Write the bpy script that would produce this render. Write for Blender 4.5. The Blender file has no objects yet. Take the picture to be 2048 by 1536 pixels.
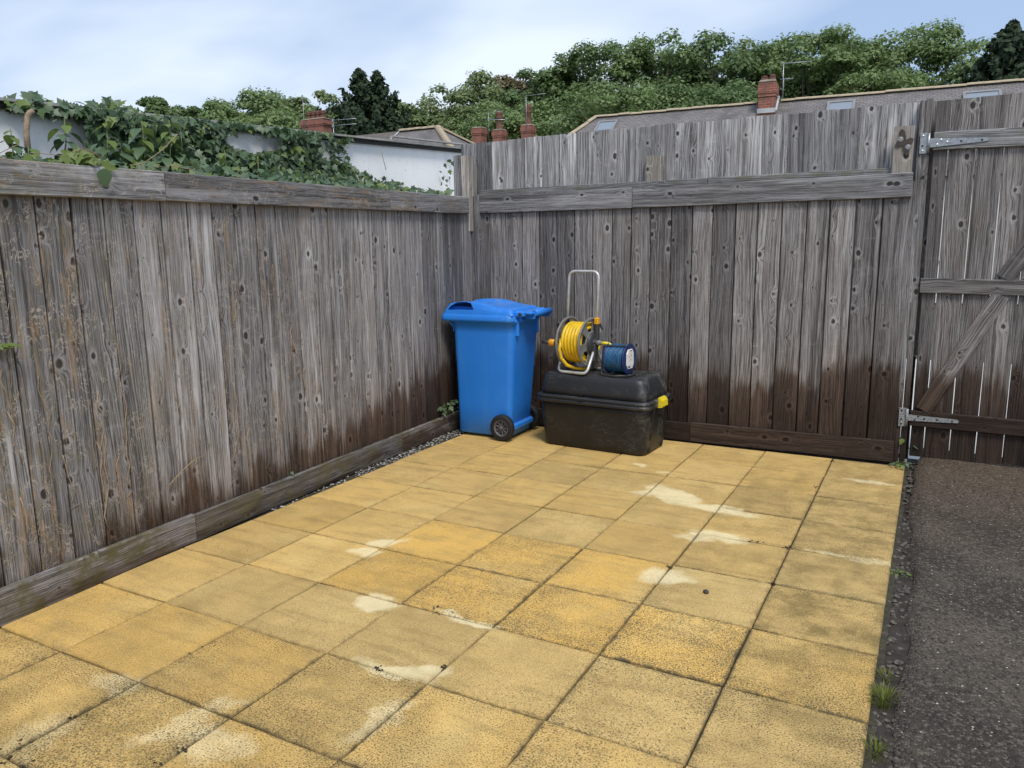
import bpy, math, random
import numpy as np
from mathutils import Matrix, Vector

random.seed(7)
rng = np.random.default_rng(11)
scene = bpy.context.scene
COL = scene.collection
PI = math.pi
rad = math.radians

# ------------------------------------------------------------------ camera
CAM = Vector((0.0792, -5.5777, 1.4722))
CR = Vector((0.87837791, 0.47779439, -0.0128361))
CU = Vector((-0.07297686, 0.16060477, 0.98431727))
CF = Vector((-0.47236281, 0.86366581, -0.17593962))
FPX = 1540.06
cam_data = bpy.data.cameras.new("camera")
cam_data.sensor_width = 36.0
cam_data.lens = FPX / 2048.0 * 36.0
cam_data.clip_start = 0.05
cam_data.clip_end = 3000.0
cam = bpy.data.objects.new("camera", cam_data)
COL.objects.link(cam)
cam.matrix_world = Matrix(((CR.x, CU.x, -CF.x, CAM.x), (CR.y, CU.y, -CF.y, CAM.y),
                           (CR.z, CU.z, -CF.z, CAM.z), (0, 0, 0, 1)))
scene.camera = cam


def ray(px, py):
    return CF + CR * ((px - 1024) / FPX) - CU * ((py - 768) / FPX)


def on(px, py, axis, v):
    """world point of a surveyed direction on the plane axis = v"""
    d = ray(px, py)
    return CAM + d * ((v - CAM[axis]) / d[axis])


# ------------------------------------------------------------------ sky, sun, exposure
SUN_AZ = rad(-42)      # light comes from behind the camera, from its right
SUN_EL = rad(56)
world = bpy.data.worlds.new("World")
scene.world = world
world.use_nodes = True
wn, wl = world.node_tree.nodes, world.node_tree.links
wn.clear()
w_out = wn.new("ShaderNodeOutputWorld")
w_bg = wn.new("ShaderNodeBackground")
w_sky = wn.new("ShaderNodeTexSky")
w_sky.sky_type = 'NISHITA'
w_sky.sun_disc = False
w_sky.sun_elevation = SUN_EL
w_sky.sun_rotation = rad(180) + SUN_AZ
w_sky.air_density = 1.0
w_sky.dust_density = 2.2
w_sky.ozone_density = 1.5
w_tc = wn.new("ShaderNodeTexCoord")
w_sep = wn.new("ShaderNodeSeparateXYZ")
wl.new(w_tc.outputs["Generated"], w_sep.inputs[0])
w_max = wn.new("ShaderNodeMath"); w_max.operation = 'MAXIMUM'; w_max.inputs[1].default_value = 0.0
wl.new(w_sep.outputs["Z"], w_max.inputs[0])
w_add = wn.new("ShaderNodeMath"); w_add.operation = 'ADD'; w_add.inputs[1].default_value = 0.22
wl.new(w_max.outputs[0], w_add.inputs[0])
w_dx = wn.new("ShaderNodeMath"); w_dx.operation = 'DIVIDE'
w_dy = wn.new("ShaderNodeMath"); w_dy.operation = 'DIVIDE'
wl.new(w_sep.outputs["X"], w_dx.inputs[0]); wl.new(w_add.outputs[0], w_dx.inputs[1])
wl.new(w_sep.outputs["Y"], w_dy.inputs[0]); wl.new(w_add.outputs[0], w_dy.inputs[1])
w_cmb = wn.new("ShaderNodeCombineXYZ")
wl.new(w_dx.outputs[0], w_cmb.inputs[0]); wl.new(w_dy.outputs[0], w_cmb.inputs[1])
w_map = wn.new("ShaderNodeMapping")
w_map.inputs["Location"].default_value = (3.1, 1.4, 0)
w_map.inputs["Rotation"].default_value = (0, 0, rad(24))
w_map.inputs["Scale"].default_value = (0.62, 1.05, 1)
wl.new(w_cmb.outputs[0], w_map.inputs[0])
w_noise = wn.new("ShaderNodeTexNoise")
w_noise.inputs["Scale"].default_value = 1.0
w_noise.inputs["Detail"].default_value = 4.0
w_noise.inputs["Roughness"].default_value = 0.52
w_noise.inputs["Distortion"].default_value = 0.35
wl.new(w_map.outputs[0], w_noise.inputs["Vector"])
w_ramp = wn.new("ShaderNodeValToRGB")
w_ramp.color_ramp.interpolation = 'EASE'
w_ramp.color_ramp.elements[0].position = 0.36
w_ramp.color_ramp.elements[0].color = (0.74, 0.74, 0.74, 1)
w_ramp.color_ramp.elements[1].position = 0.62
w_ramp.color_ramp.elements[1].color = (1, 1, 1, 1)
wl.new(w_noise.outputs["Fac"], w_ramp.inputs[0])
w_cloudcol = wn.new("ShaderNodeValToRGB")
w_cloudcol.color_ramp.elements[0].position = 0.40
w_cloudcol.color_ramp.elements[0].color = (2.35, 3.10, 4.50, 1)
w_cloudcol.color_ramp.elements[1].position = 0.66
w_cloudcol.color_ramp.elements[1].color = (4.6, 5.2, 5.95, 1)
wl.new(w_noise.outputs["Fac"], w_cloudcol.inputs[0])
w_mix = wn.new("ShaderNodeMix"); w_mix.data_type = 'RGBA'
wl.new(w_ramp.outputs[0], w_mix.inputs[0])
wl.new(w_sky.outputs[0], w_mix.inputs[6])
wl.new(w_cloudcol.outputs[0], w_mix.inputs[7])
wl.new(w_mix.outputs[2], w_bg.inputs["Color"])
w_bg.inputs["Strength"].default_value = 0.10
wl.new(w_bg.outputs[0], w_out.inputs[0])

sun_data = bpy.data.lights.new("sun", 'SUN')
sun_data.energy = 1.5
sun_data.angle = rad(16)
sun_data.color = (1.0, 0.95, 0.87)
sun = bpy.data.objects.new("sun", sun_data)
COL.objects.link(sun)
sdir = Vector((-math.sin(SUN_AZ) * math.cos(SUN_EL), -math.cos(SUN_AZ) * math.cos(SUN_EL), math.sin(SUN_EL)))
sun.rotation_euler = sdir.to_track_quat('Z', 'Y').to_euler()
sun.location = (4, -8, 12)

scene.view_settings.view_transform = 'Standard'
scene.view_settings.look = 'None'
scene.view_settings.exposure = 0.93
scene.view_settings.gamma = 1.0
scene.view_settings.use_curve_mapping = False
scene.render.engine = 'CYCLES'
scene.cycles.use_denoising = True
scene.cycles.max_bounces = 5
scene.cycles.diffuse_bounces = 3
scene.cycles.glossy_bounces = 2
scene.cycles.transmission_bounces = 3
scene.cycles.adaptive_threshold = 0.02


# ------------------------------------------------------------------ object helpers
W = {}                        # world matrix of everything that has been placed


def T(x=0, y=0, z=0):
    return Matrix.Translation((x, y, z))


def RZ(a):
    return Matrix.Rotation(a, 4, 'Z')


def frame(xa, ya, za, loc):
    return Matrix(((xa[0], ya[0], za[0], loc[0]), (xa[1], ya[1], za[1], loc[1]),
                   (xa[2], ya[2], za[2], loc[2]), (0, 0, 0, 1)))


def link(name, data, parent=None, M=None):
    """link an object; M is its matrix in world space"""
    o = bpy.data.objects.new(name, data)
    COL.objects.link(o)
    M = M if M is not None else (W[parent.name] if parent is not None else Matrix.Identity(4))
    W[o.name] = M.copy()
    if parent is not None:
        o.parent = parent
        o.matrix_basis = W[parent.name].inverted() @ M
    else:
        o.matrix_basis = M
    return o


def tag(o, label=None, cat=None, group=None, kind=None):
    if label: o["label"] = label
    if cat: o["category"] = cat
    if group: o["group"] = group
    if kind: o["kind"] = kind
    return o


def thing(name, label, cat, M, group=None):
    return tag(link(name, None, None, M), label, cat, group)


class MB:
    """collects polygons of one mesh"""

    def __init__(s):
        s.v, s.f, s.sm = [], [], []

    def add(s, vs, fs, smooth=False, M=None):
        b = len(s.v)
        if M is not None:
            vs = [M @ Vector(p) for p in vs]
        s.v += [tuple(p) for p in vs]
        s.f += [tuple(i + b for i in f) for f in fs]
        s.sm += [smooth] * len(fs)
        return s

    def box(s, cx, cy, cz, sx, sy, sz, M=None, c=0.0):
        x, y, z = sx / 2, sy / 2, sz / 2
        if c <= 0:
            vs = [(cx + a * x, cy + b * y, cz + d * z) for d in (-1, 1) for b in (-1, 1) for a in (-1, 1)]
            return s.add(vs, [(0, 2, 3, 1), (4, 5, 7, 6), (0, 1, 5, 4), (2, 6, 7, 3), (0, 4, 6, 2), (1, 3, 7, 5)], False, M)
        rings = []
        for (zz, k) in ((-z, c), (-z + c, 0), (z - c, 0), (z, c)):
            xx, yy = x - k, y - k
            q = c if k == 0 else c * 0.6
            rings.append([(cx + a, cy + b, cz + zz) for a, b in (
                (-xx + q, -yy), (xx - q, -yy), (xx, -yy + q), (xx, yy - q), (xx - q, yy), (-xx + q, yy), (-xx, yy - q), (-xx, -yy + q))])
        return s.loft(rings, cap=True, smooth=False, M=M)

    def loft(s, rings, closed=True, cap=False, smooth=True, M=None):
        n = len(rings[0])
        vs = [p for r in rings for p in r]
        fs = []
        m = n if closed else n - 1
        for i in range(len(rings) - 1):
            for j in range(m):
                a, b = i * n + j, i * n + (j + 1) % n
                fs.append((a, b, b + n, a + n))
        b0 = len(s.f)
        s.add(vs, fs, smooth, M)
        if cap:
            k = len(s.v) - len(vs)
            s.f.append(tuple(k + j for j in reversed(range(n)))); s.sm.append(False)
            s.f.append(tuple(k + (len(rings) - 1) * n + j for j in range(n))); s.sm.append(False)
        return s

    def tube(s, pts, r, n=10, closed=False, M=None, cap=True, r1=None):
        pts = [Vector(p) for p in pts]
        N = len(pts)
        rings = []
        up = None
        for i in range(N):
            if closed:
                t = (pts[(i + 1) % N] - pts[i - 1])
            else:
                t = pts[min(i + 1, N - 1)] - pts[max(i - 1, 0)]
            if t.length < 1e-9: t = Vector((0, 0, 1))
            t.normalize()
            if up is None:
                up = Vector((0, 0, 1)) if abs(t.z) < 0.9 else Vector((1, 0, 0))
            side = t.cross(up)
            if side.length < 1e-6: side = t.orthogonal()
            side.normalize()
            up = side.cross(t).normalized()
            rr = r if r1 is None else r + (r1 - r) * i / max(1, N - 1)
            rings.append([tuple(pts[i] + (side * math.cos(2 * PI * k / n) + up * math.sin(2 * PI * k / n)) * rr) for k in range(n)])
        if closed:
            rings.append(rings[0])
        return s.loft(rings, True, cap and not closed, True, M)

    def lathe(s, prof, n=32, axis='Z', M=None, smooth=True):
        """prof: list of (radius, height) along the axis"""
        rings = []
        for (r, h) in prof:
            ring = []
            for k in range(n):
                a = 2 * PI * k / n
                x, y = r * math.cos(a), r * math.sin(a)
                ring.append((x, y, h) if axis == 'Z' else ((h, x, y) if axis == 'X' else (y, h, x)))
            rings.append(ring)
        return s.loft(rings, True, False, smooth, M)

    def disc(s, r, h, n=24, axis='X', M=None):
        pts = []
        for k in range(n):
            a = 2 * PI * k / n
            x, y = r * math.cos(a), r * math.sin(a)
            pts.append((x, y, h) if axis == 'Z' else ((h, x, y) if axis == 'X' else (y, h, x)))
        return s.add(pts, [tuple(range(n))], False, M)

    def mesh(s, name, mat):
        me = bpy.data.meshes.new(name)
        me.from_pydata(s.v, [], s.f)
        me.polygons.foreach_set("use_smooth", s.sm)
        me.materials.append(mat)
        me.update()
        return me

    def build(s, name, mat, parent=None, M=None):
        return link(name, s.mesh(name, mat), parent, M)


def rrect(hx, hy, r, z, seg=4, cx=0, cy=0):
    pts = []
    for (sx, sy, a0) in ((1, -1, -90), (1, 1, 0), (-1, 1, 90), (-1, -1, 180)):
        for k in range(seg + 1):
            a = rad(a0 + 90 * k / seg)
            pts.append((cx + sx * (hx - r) + r * math.cos(a), cy + sy * (hy - r) + r * math.sin(a), z))
    return pts


def fillet(pts, r, seg=6):
    """round the corners of an open polyline"""
    pts = [Vector(p) for p in pts]
    out = [pts[0]]
    for i in range(1, len(pts) - 1):
        a, b, c = pts[i - 1], pts[i], pts[i + 1]
        u, v = (a - b), (c - b)
        k = min(r, u.length * 0.49, v.length * 0.49)
        p, q = b + u.normalized() * k, b + v.normalized() * k
        for j in range(seg + 1):
            t = j / seg
            out.append(p.lerp(b, t).lerp(b.lerp(q, t), t))
    out.append(pts[-1])
    return out


def big_mesh(name, V, F, mat, smooth=False):
    """numpy arrays straight into a mesh; F is (n, 3) or (n, 4)"""
    me = bpy.data.meshes.new(name)
    n, k = F.shape
    me.vertices.add(len(V)); me.loops.add(n * k); me.polygons.add(n)
    me.vertices.foreach_set("co", np.ascontiguousarray(V, dtype=np.float32).ravel())
    me.loops.foreach_set("vertex_index", np.ascontiguousarray(F, dtype=np.int32).ravel())
    me.polygons.foreach_set("loop_start", np.arange(0, n * k, k, dtype=np.int32))
    me.polygons.foreach_set("loop_total", np.full(n, k, dtype=np.int32))
    if smooth:
        me.polygons.foreach_set("use_smooth", np.ones(n, dtype=bool))
    me.materials.append(mat)
    me.update(calc_edges=True)
    me.validate()
    return me


# ------------------------------------------------------------------ material helpers
class NT:
    def __init__(s, name):
        s.m = bpy.data.materials.new(name)
        s.m.use_nodes = True
        s.t = s.m.node_tree
        s.t.nodes.clear()
        s.out = s.t.nodes.new("ShaderNodeOutputMaterial")

    def set(s, sock, v):
        if hasattr(v, "links") or isinstance(v, bpy.types.NodeSocket):
            s.t.links.new(v, sock)
        else:
            if sock.type == 'RGBA' and isinstance(v, (tuple, list)) and len(v) == 3:
                v = (*v, 1)
            sock.default_value = v

    def n(s, typ, **kw):
        nd = s.t.nodes.new("ShaderNode" + typ)
        for k, v in kw.items():
            if k.startswith("i_"):
                key = k[2:]
                s.set(nd.inputs[int(key)] if key.isdigit() else nd.inputs[key.replace("_", " ")], v)
            else:
                setattr(nd, k, v)
        return nd

    def math(s, op, a, b=0.0, c=None, clamp=False):
        nd = s.n("Math", operation=op, use_clamp=clamp)
        s.set(nd.inputs[0], a); s.set(nd.inputs[1], b)
        if c is not None: s.set(nd.inputs[2], c)
        return nd.outputs[0]

    def vmath(s, op, a, b=(0, 0, 0)):
        nd = s.n("VectorMath", operation=op)
        s.set(nd.inputs[0], a)
        s.set(nd.inputs[3 if op == 'SCALE' else 1], b)
        return nd.outputs[1] if op in ('LENGTH', 'DISTANCE', 'DOT_PRODUCT') else nd.outputs[0]

    def mix(s, f, a, b, mode='MIX'):
        nd = s.n("Mix", data_type='RGBA', blend_type=mode)
        s.set(nd.inputs[0], f); s.set(nd.inputs[6], a); s.set(nd.inputs[7], b)
        return nd.outputs[2]

    def ramp(s, f, lo, hi, a=0.0, b=1.0):
        nd = s.n("MapRange", interpolation_type='SMOOTHSTEP')
        s.set(nd.inputs[0], f); s.set(nd.inputs[1], lo); s.set(nd.inputs[2], hi)
        s.set(nd.inputs[3], a); s.set(nd.inputs[4], b)
        return nd.outputs[0]

    def noise(s, vec, scale, detail=2.0, rough=0.5, dist=0.0, dim='3D'):
        nd = s.n("TexNoise", noise_dimensions=dim)
        s.set(nd.inputs["Vector"], vec); s.set(nd.inputs["Scale"], scale)
        s.set(nd.inputs["Detail"], detail); s.set(nd.inputs["Roughness"], rough); s.set(nd.inputs["Distortion"], dist)
        return nd.outputs["Fac"]

    def attr(s, name):
        return s.n("Attribute", attribute_type='OBJECT', attribute_name=name).outputs["Fac"]

    def sep(s, v):
        return s.n("SeparateXYZ", i_0=v).outputs

    def xyz(s, x=0.0, y=0.0, z=0.0):
        return s.n("CombineXYZ", i_0=x, i_1=y, i_2=z).outputs[0]

    def obj(s):
        return s.n("TexCoord").outputs["Object"]

    def pos(s):
        return s.n("NewGeometry").outputs["Position"]

    def rand(s):
        return s.n("ObjectInfo").outputs["Random"]

    def bump(s, h, strength=0.5, dist=0.01, normal=None):
        nd = s.n("Bump", i_Strength=strength, i_Distance=dist, i_Height=h)
        if normal is not None: s.set(nd.inputs["Normal"], normal)
        return nd.outputs[0]

    def principled(s, col, rough=0.6, normal=None, **kw):
        nd = s.n("BsdfPrincipled")
        s.set(nd.inputs["Base Color"], col); s.set(nd.inputs["Roughness"], rough)
        if normal is not None: s.set(nd.inputs["Normal"], normal)
        for k, v in kw.items():
            s.set(nd.inputs[k.replace("_", " ")], v)
        s.t.links.new(nd.outputs[0], s.out.inputs[0])
        return s.m


def wood_material(name, light, dark, brown):
    """weathered softwood; every board is modelled with its length along local z"""
    t = NT(name)
    rnd = t.rand()
    co = t.vmath('ADD', t.obj(), t.vmath('SCALE', (37.3, 17.1, 53.7), rnd))
    x, y, z = t.sep(co)
    pos = t.pos()
    wz = t.sep(pos)[2]
    # knots
    kv = t.n("TexVoronoi", voronoi_dimensions='2D', i_Vector=t.xyz(t.math('MULTIPLY', x, 8.2), t.math('MULTIPLY', z, 5.6)), i_Scale=1.0, i_Randomness=1.0)
    d = kv.outputs["Distance"]
    kr = t.sep(kv.outputs["Color"])[0]
    wob = t.noise(co, 60.0, 2.0)
    d2 = t.math('ADD', d, t.math('MULTIPLY', t.math('SUBTRACT', wob, 0.5), 0.06))
    kq = t.math('MAXIMUM', t.math('SUBTRACT', kr, 0.40), 0.0)
    ksize = t.math('MULTIPLY_ADD', t.math('MULTIPLY', kq, kq), 0.30, 0.008)
    knot = t.ramp(t.math('SUBTRACT', d2, ksize), -0.012, 0.045, 1.0, 0.0)
    halo = t.ramp(t.math('SUBTRACT', d2, ksize), 0.02, 0.20, 1.0, 0.0)
    hill = t.math('MULTIPLY', t.math('EXPONENT', t.math('MULTIPLY', t.math('MULTIPLY', d, d), -22.0)), t.math('MULTIPLY', t.ramp(kr, 0.3, 1.0), 0.050))
    # growth rings cut along the board
    low = t.noise(t.vmath('MULTIPLY', co, (5.0, 5.0, 0.9)), 1.0, 2.0)
    drift = t.noise(t.xyz(t.math('MULTIPLY', rnd, 91.0), 0.0, t.math('MULTIPLY', z, 0.55)), 1.0, 1.0)
    g = t.math('ADD', t.math('ADD', x, hill), t.math('ADD', t.math('MULTIPLY', low, 0.09), t.math('MULTIPLY', drift, 0.16)))
    rings = t.noise(t.xyz(t.math('MULTIPLY', g, 165.0), 0.0, t.math('MULTIPLY', z, 0.35)), 1.0, 2.5, 0.6)
    fibre = t.noise(t.vmath('MULTIPLY', co, (420.0, 420.0, 7.0)), 1.0, 3.0, 0.65)
    blot = t.noise(t.vmath('MULTIPLY', co, (11.0, 11.0, 2.6)), 1.0, 4.0, 0.6)
    grain = t.math('ADD', t.math('MULTIPLY', rings, 0.50), t.math('MULTIPLY', fibre, 0.50))
    gm = t.ramp(grain, 0.40, 0.61)
    c = t.mix(gm, dark, light)
    c = t.mix(t.math('MULTIPLY', t.ramp(blot, 0.42, 0.70), 0.45), c, brown)
    wea = t.noise(t.vmath('MULTIPLY', co, (15.0, 15.0, 0.55)), 1.0, 4.0, 0.65, 0.3)
    c = t.mix(t.ramp(wea, 0.52, 0.68, 0.0, 0.74), c, t.mix(1.0, c, (0.36, 0.345, 0.34), 'MULTIPLY'))
    # silvery bloom around knots and in streaks
    streak = t.noise(t.vmath('MULTIPLY', co, (26.0, 26.0, 1.3)), 1.0, 3.0, 0.6)
    silver = t.math('MULTIPLY', t.ramp(streak, 0.48, 0.76), t.math('MULTIPLY', t.attr("silver"), 0.80))
    c = t.mix(silver, c, tuple(min(1, v * 1.9 + 0.02) for v in light))
    c = t.mix(t.math('MULTIPLY', halo, t.math('MULTIPLY', t.ramp(kr, 0.62, 0.92), 0.27)), c, tuple(v * 1.7 for v in light))
    fl = t.math('MULTIPLY', t.ramp(t.noise(t.vmath('MULTIPLY', co, (7.0, 7.0, 16.0)), 1.0, 3.0, 0.6, 0.8), 0.58, 0.78), 0.20)
    c = t.mix(fl, c, tuple(v * 1.35 for v in light))
    c = t.mix(t.math('MULTIPLY', knot, t.ramp(kr, 0.40, 0.55, 0.0, 0.92)), c, (0.022, 0.018, 0.015))
    cr_ = t.noise(t.vmath('MULTIPLY', co, (38.0, 38.0, 1.1)), 1.0, 2.0, 0.5, 0.25)
    crk = t.math('MULTIPLY', t.ramp(t.math('ABSOLUTE', t.math('SUBTRACT', cr_, 0.5)), 0.0, 0.010, 1.0, 0.0), t.ramp(t.noise(t.vmath('MULTIPLY', co, (4.0, 4.0, 1.6)), 1.0, 2.0), 0.52, 0.62))
    c = t.mix(t.math('MULTIPLY', crk, 0.75), c, (0.018, 0.015, 0.013))
    # board to board differences
    r2 = t.n("TexWhiteNoise", noise_dimensions='1D', i_W=t.math('MULTIPLY', rnd, 311.0))
    tone = t.math('MULTIPLY_ADD', r2.outputs["Value"], 0.85, 0.60)
    c = t.mix(1.0, c, t.n("CombineColor", i_0=tone, i_1=t.math('MULTIPLY_ADD', tone, 0.98, 0.012), i_2=t.math('MULTIPLY_ADD', tone, 0.965, 0.050)).outputs[0], 'MULTIPLY')
    # scars and rootlets where a creeper was pulled off
    scar = t.attr("scar")
    s1 = t.noise(t.vmath('MULTIPLY', co, (34.0, 34.0, 3.4)), 1.0, 5.0, 0.74, 0.9)
    sm = t.noise(t.vmath('MULTIPLY', co, (3.0, 3.0, 1.1)), 1.0, 2.0)
    s1m = t.math('MULTIPLY', t.math('MULTIPLY', t.ramp(s1, 0.535, 0.60), t.ramp(sm, 0.40, 0.54)), scar)
    c = t.mix(t.math('MULTIPLY', s1m, 0.85), c, (0.31, 0.205, 0.115))
    s2 = t.noise(t.vmath('MULTIPLY', co, (17.0, 17.0, 9.0)), 1.0, 3.5, 0.6, 1.4)
    s2m = t.math('MULTIPLY', t.ramp(t.math('ABSOLUTE', t.math('SUBTRACT', s2, 0.5)), 0.0, 0.020, 1.0, 0.0), t.ramp(t.noise(co, 6.5, 2.0), 0.40, 0.52))
    c = t.mix(t.math('MULTIPLY', t.math('MULTIPLY', s2m, scar), 0.85), c, (0.50, 0.44, 0.36))
    # green film of algae
    al = t.math('MULTIPLY', t.ramp(t.noise(co, 9.0, 4.0, 0.6), 0.42, 0.68), t.attr("algae"))
    c = t.mix(al, c, (0.115, 0.105, 0.042))
    # rising damp soaks the foot of each board
    wet = t.attr("wet")
    edge = t.math('ADD', t.math('MULTIPLY', t.math('SUBTRACT', t.noise(t.vmath('MULTIPLY', co, (75.0, 75.0, 2.0)), 1.0, 3.0, 0.6), 0.5), 0.22),
                  t.math('MULTIPLY', t.math('SUBTRACT', t.noise(t.vmath('MULTIPLY', co, (13.0, 13.0, 3.0)), 1.0, 2.0), 0.5), 0.30))
    below = t.math('SUBTRACT', t.math('ADD', wet, edge), wz)
    dm = t.ramp(below, -0.04, 0.10)
    c = t.mix(t.ramp(below, -0.34, 0.05, 0.0, 0.40), c, t.mix(1.0, c, (0.62, 0.50, 0.42), 'MULTIPLY'))
    c = t.mix(t.math('MULTIPLY', dm, 0.92), c, t.mix(1.0, c, (0.33, 0.235, 0.175), 'MULTIPLY'))
    c = t.mix(t.ramp(below, 0.03, 0.40, 0.0, 0.80), c, t.mix(1.0, c, (0.45, 0.40, 0.36), 'MULTIPLY'))
    rough = t.math('MULTIPLY_ADD', dm, -0.16, 0.84)
    h = t.math('ADD', t.math('MULTIPLY', grain, 0.7), t.math('ADD', t.math('MULTIPLY', knot, -0.25), t.math('MULTIPLY', crk, -0.5)))
    nrm = t.bump(h, 0.55, 0.004)
    return t.principled(c, rough, nrm, Specular_IOR_Level=0.25)


M_WOOD = wood_material("weathered_fence_wood", (0.345, 0.337, 0.332), (0.050, 0.047, 0.046), (0.140, 0.120, 0.104))
M_WOOD_TOP = wood_material("weathered_silver_wood", (0.385, 0.382, 0.382), (0.070, 0.068, 0.067), (0.165, 0.153, 0.142))


M_WOOD_BACK = wood_material("back_fence_wood", (0.300, 0.288, 0.280), (0.048, 0.044, 0.042), (0.128, 0.108, 0.092))
M_WOOD_GATE = wood_material("dull_gate_wood", (0.270, 0.256, 0.245), (0.046, 0.042, 0.039), (0.115, 0.095, 0.080))
M_WOOD_NEW = wood_material("paler_sawn_wood", (0.42, 0.39, 0.345), (0.17, 0.155, 0.135), (0.27, 0.235, 0.19))


def board_props(o, wet=-9.0, scar=0.0, algae=0.0, silver=0.35):
    o["wet"] = wet; o["scar"] = scar; o["algae"] = algae; o["silver"] = silver


# patches of lime bloom on the paving: (pixel-surveyed world x, y, half length, half width, rotation)
def slab_material():
    t = NT("yellow_concrete_slab")
    rnd = t.rand()
    loc = t.obj()
    co = t.vmath('ADD', loc, t.vmath('SCALE', (41.0, 23.0, 11.0), rnd))
    pos = t.pos()
    lx, ly, _ = t.sep(loc)
    warm = t.attr("warm")
    speck = t.attr("speck")
    base = t.mix(warm, (0.540, 0.374, 0.148), (0.650, 0.385, 0.090))
    cloud = t.noise(co, 5.5, 4.0, 0.6)
    base = t.mix(t.math('MULTIPLY', t.ramp(cloud, 0.36, 0.70), 0.55), base, (0.390, 0.262, 0.090))
    base = t.mix(t.math('MULTIPLY', t.ramp(t.noise(co, 2.3, 2.0), 0.50, 0.75), 0.35), base, (0.68, 0.51, 0.21))
    # soft brush-like shading of the surface skin
    brush = t.noise(t.vmath('MULTIPLY', pos, (3.0, 16.0, 1.0)), 1.0, 4.0, 0.6)
    base = t.mix(t.math('MULTIPLY', t.ramp(brush, 0.46, 0.72), 0.52), base, (0.300, 0.196, 0.068))
    # exposed sand and grit
    grit = t.noise(pos, 240.0, 2.0, 0.7)
    base = t.mix(t.math('MULTIPLY', t.ramp(grit, 0.52, 0.70), 0.62), base, (0.82, 0.68, 0.38))
    base = t.mix(t.math('MULTIPLY', t.ramp(t.noise(pos, 170.0, 2.0, 0.6), 0.54, 0.70), 0.70), base, (0.165, 0.110, 0.045))
    tone = t.n("TexWhiteNoise", noise_dimensions='1D', i_W=t.math('MULTIPLY', rnd, 517.0)).outputs["Value"]
    tone = t.math('MULTIPLY_ADD', tone, 0.26, 0.86)
    base = t.mix(1.0, base, t.n("CombineColor", i_0=tone, i_1=tone, i_2=tone).outputs[0], 'MULTIPLY')
    # lime bloom
    wp = t.vmath('ADD', pos, t.vmath('SCALE', t.vmath('SUBTRACT', t.n("TexNoise", i_Vector=pos, i_Scale=7.0, i_Detail=3.0).outputs["Color"], (0.5, 0.5, 0.5)), 0.16))
    px, py, _ = t.sep(wp)
    total = None
    for (cx, cy, a, b, rot, s) in BLOOM:
        dx = t.math('SUBTRACT', px, cx); dy = t.math('SUBTRACT', py, cy)
        ca, sa = math.cos(rot), math.sin(rot)
        u = t.math('MULTIPLY', t.math('ADD', t.math('MULTIPLY', dx, ca), t.math('MULTIPLY', dy, sa)), 1 / a)
        v = t.math('MULTIPLY', t.math('ADD', t.math('MULTIPLY', dy, ca), t.math('MULTIPLY', dx, -sa)), 1 / b)
        q = t.math('ADD', t.math('MULTIPLY', u, u), t.math('MULTIPLY', v, v))
        k = t.ramp(q, 0.15, 1.35, s, 0.0)
        total = k if total is None else t.math('MAXIMUM', total, k)
    ragged = t.noise(pos, 26.0, 5.0, 0.7)
    bloom = t.ramp(t.math('ADD', total, t.math('MULTIPLY', t.math('SUBTRACT', ragged, 0.5), 0.75)), 0.10, 1.0, 0.0, 0.72)
    bloom = t.math('MULTIPLY', bloom, t.ramp(total, 0.0, 0.12))
    base = t.mix(bloom, base, (0.82, 0.70, 0.42))
    # dirt gathered along the edges of the slab
    ed = t.math('MAXIMUM', t.math('ABSOLUTE', lx), t.math('ABSOLUTE', ly))
    edn = t.math('ADD', ed, t.math('MULTIPLY', t.math('SUBTRACT', t.noise(co, 22.0, 4.0, 0.65), 0.5), 0.05))
    em = t.math('MULTIPLY', t.ramp(edn, 0.207, 0.229), t.math('MULTIPLY_ADD', speck, 0.75, 0.22))
    base = t.mix(t.math('MULTIPLY', em, t.math('MULTIPLY_ADD', bloom, -0.7, 1.0)), base, (0.075, 0.066, 0.042))
    # black lichen specks
    field = t.noise(co, 3.6, 3.0, 0.6)
    edge_bias = t.ramp(ed, 0.10, 0.225, 0.0, 0.10)
    amt = t.math('ADD', t.math('MULTIPLY', t.math('ADD', t.math('SUBTRACT', field, 0.5), edge_bias), 0.30), t.math('MULTIPLY', speck, 0.155))
    sp = t.noise(pos, 165.0, 3.0, 0.68)
    sm = t.ramp(t.math('ADD', sp, amt), 0.640, 0.745)
    sm = t.math('MULTIPLY', sm, t.ramp(speck, 0.0, 0.30, 0.18, 0.80))
    base = t.mix(sm, base, (0.070, 0.056, 0.034))
    # greenish grime
    gr = t.math('MULTIPLY', t.attr("grime"), t.ramp(t.noise(co, 7.0, 4.0, 0.65), 0.38, 0.66))
    base = t.mix(t.math('MULTIPLY', gr, 0.62), base, (0.098, 0.075, 0.026))
    h = t.math('ADD', t.math('MULTIPLY', grit, 0.6), t.math('MULTIPLY', t.noise(pos, 95.0, 3.0, 0.6), 0.6))
    nrm = t.bump(h, 0.5, 0.0035)
    return t.principled(base, 0.88, nrm, Specular_IOR_Level=0.2)


def px_bloom(x, y, a, b, rot, s=1.0):
    p = on(x, y, 2, 0)
    return (p.x, p.y, a * 1.15, b * 1.2, rad(rot), s)


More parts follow.
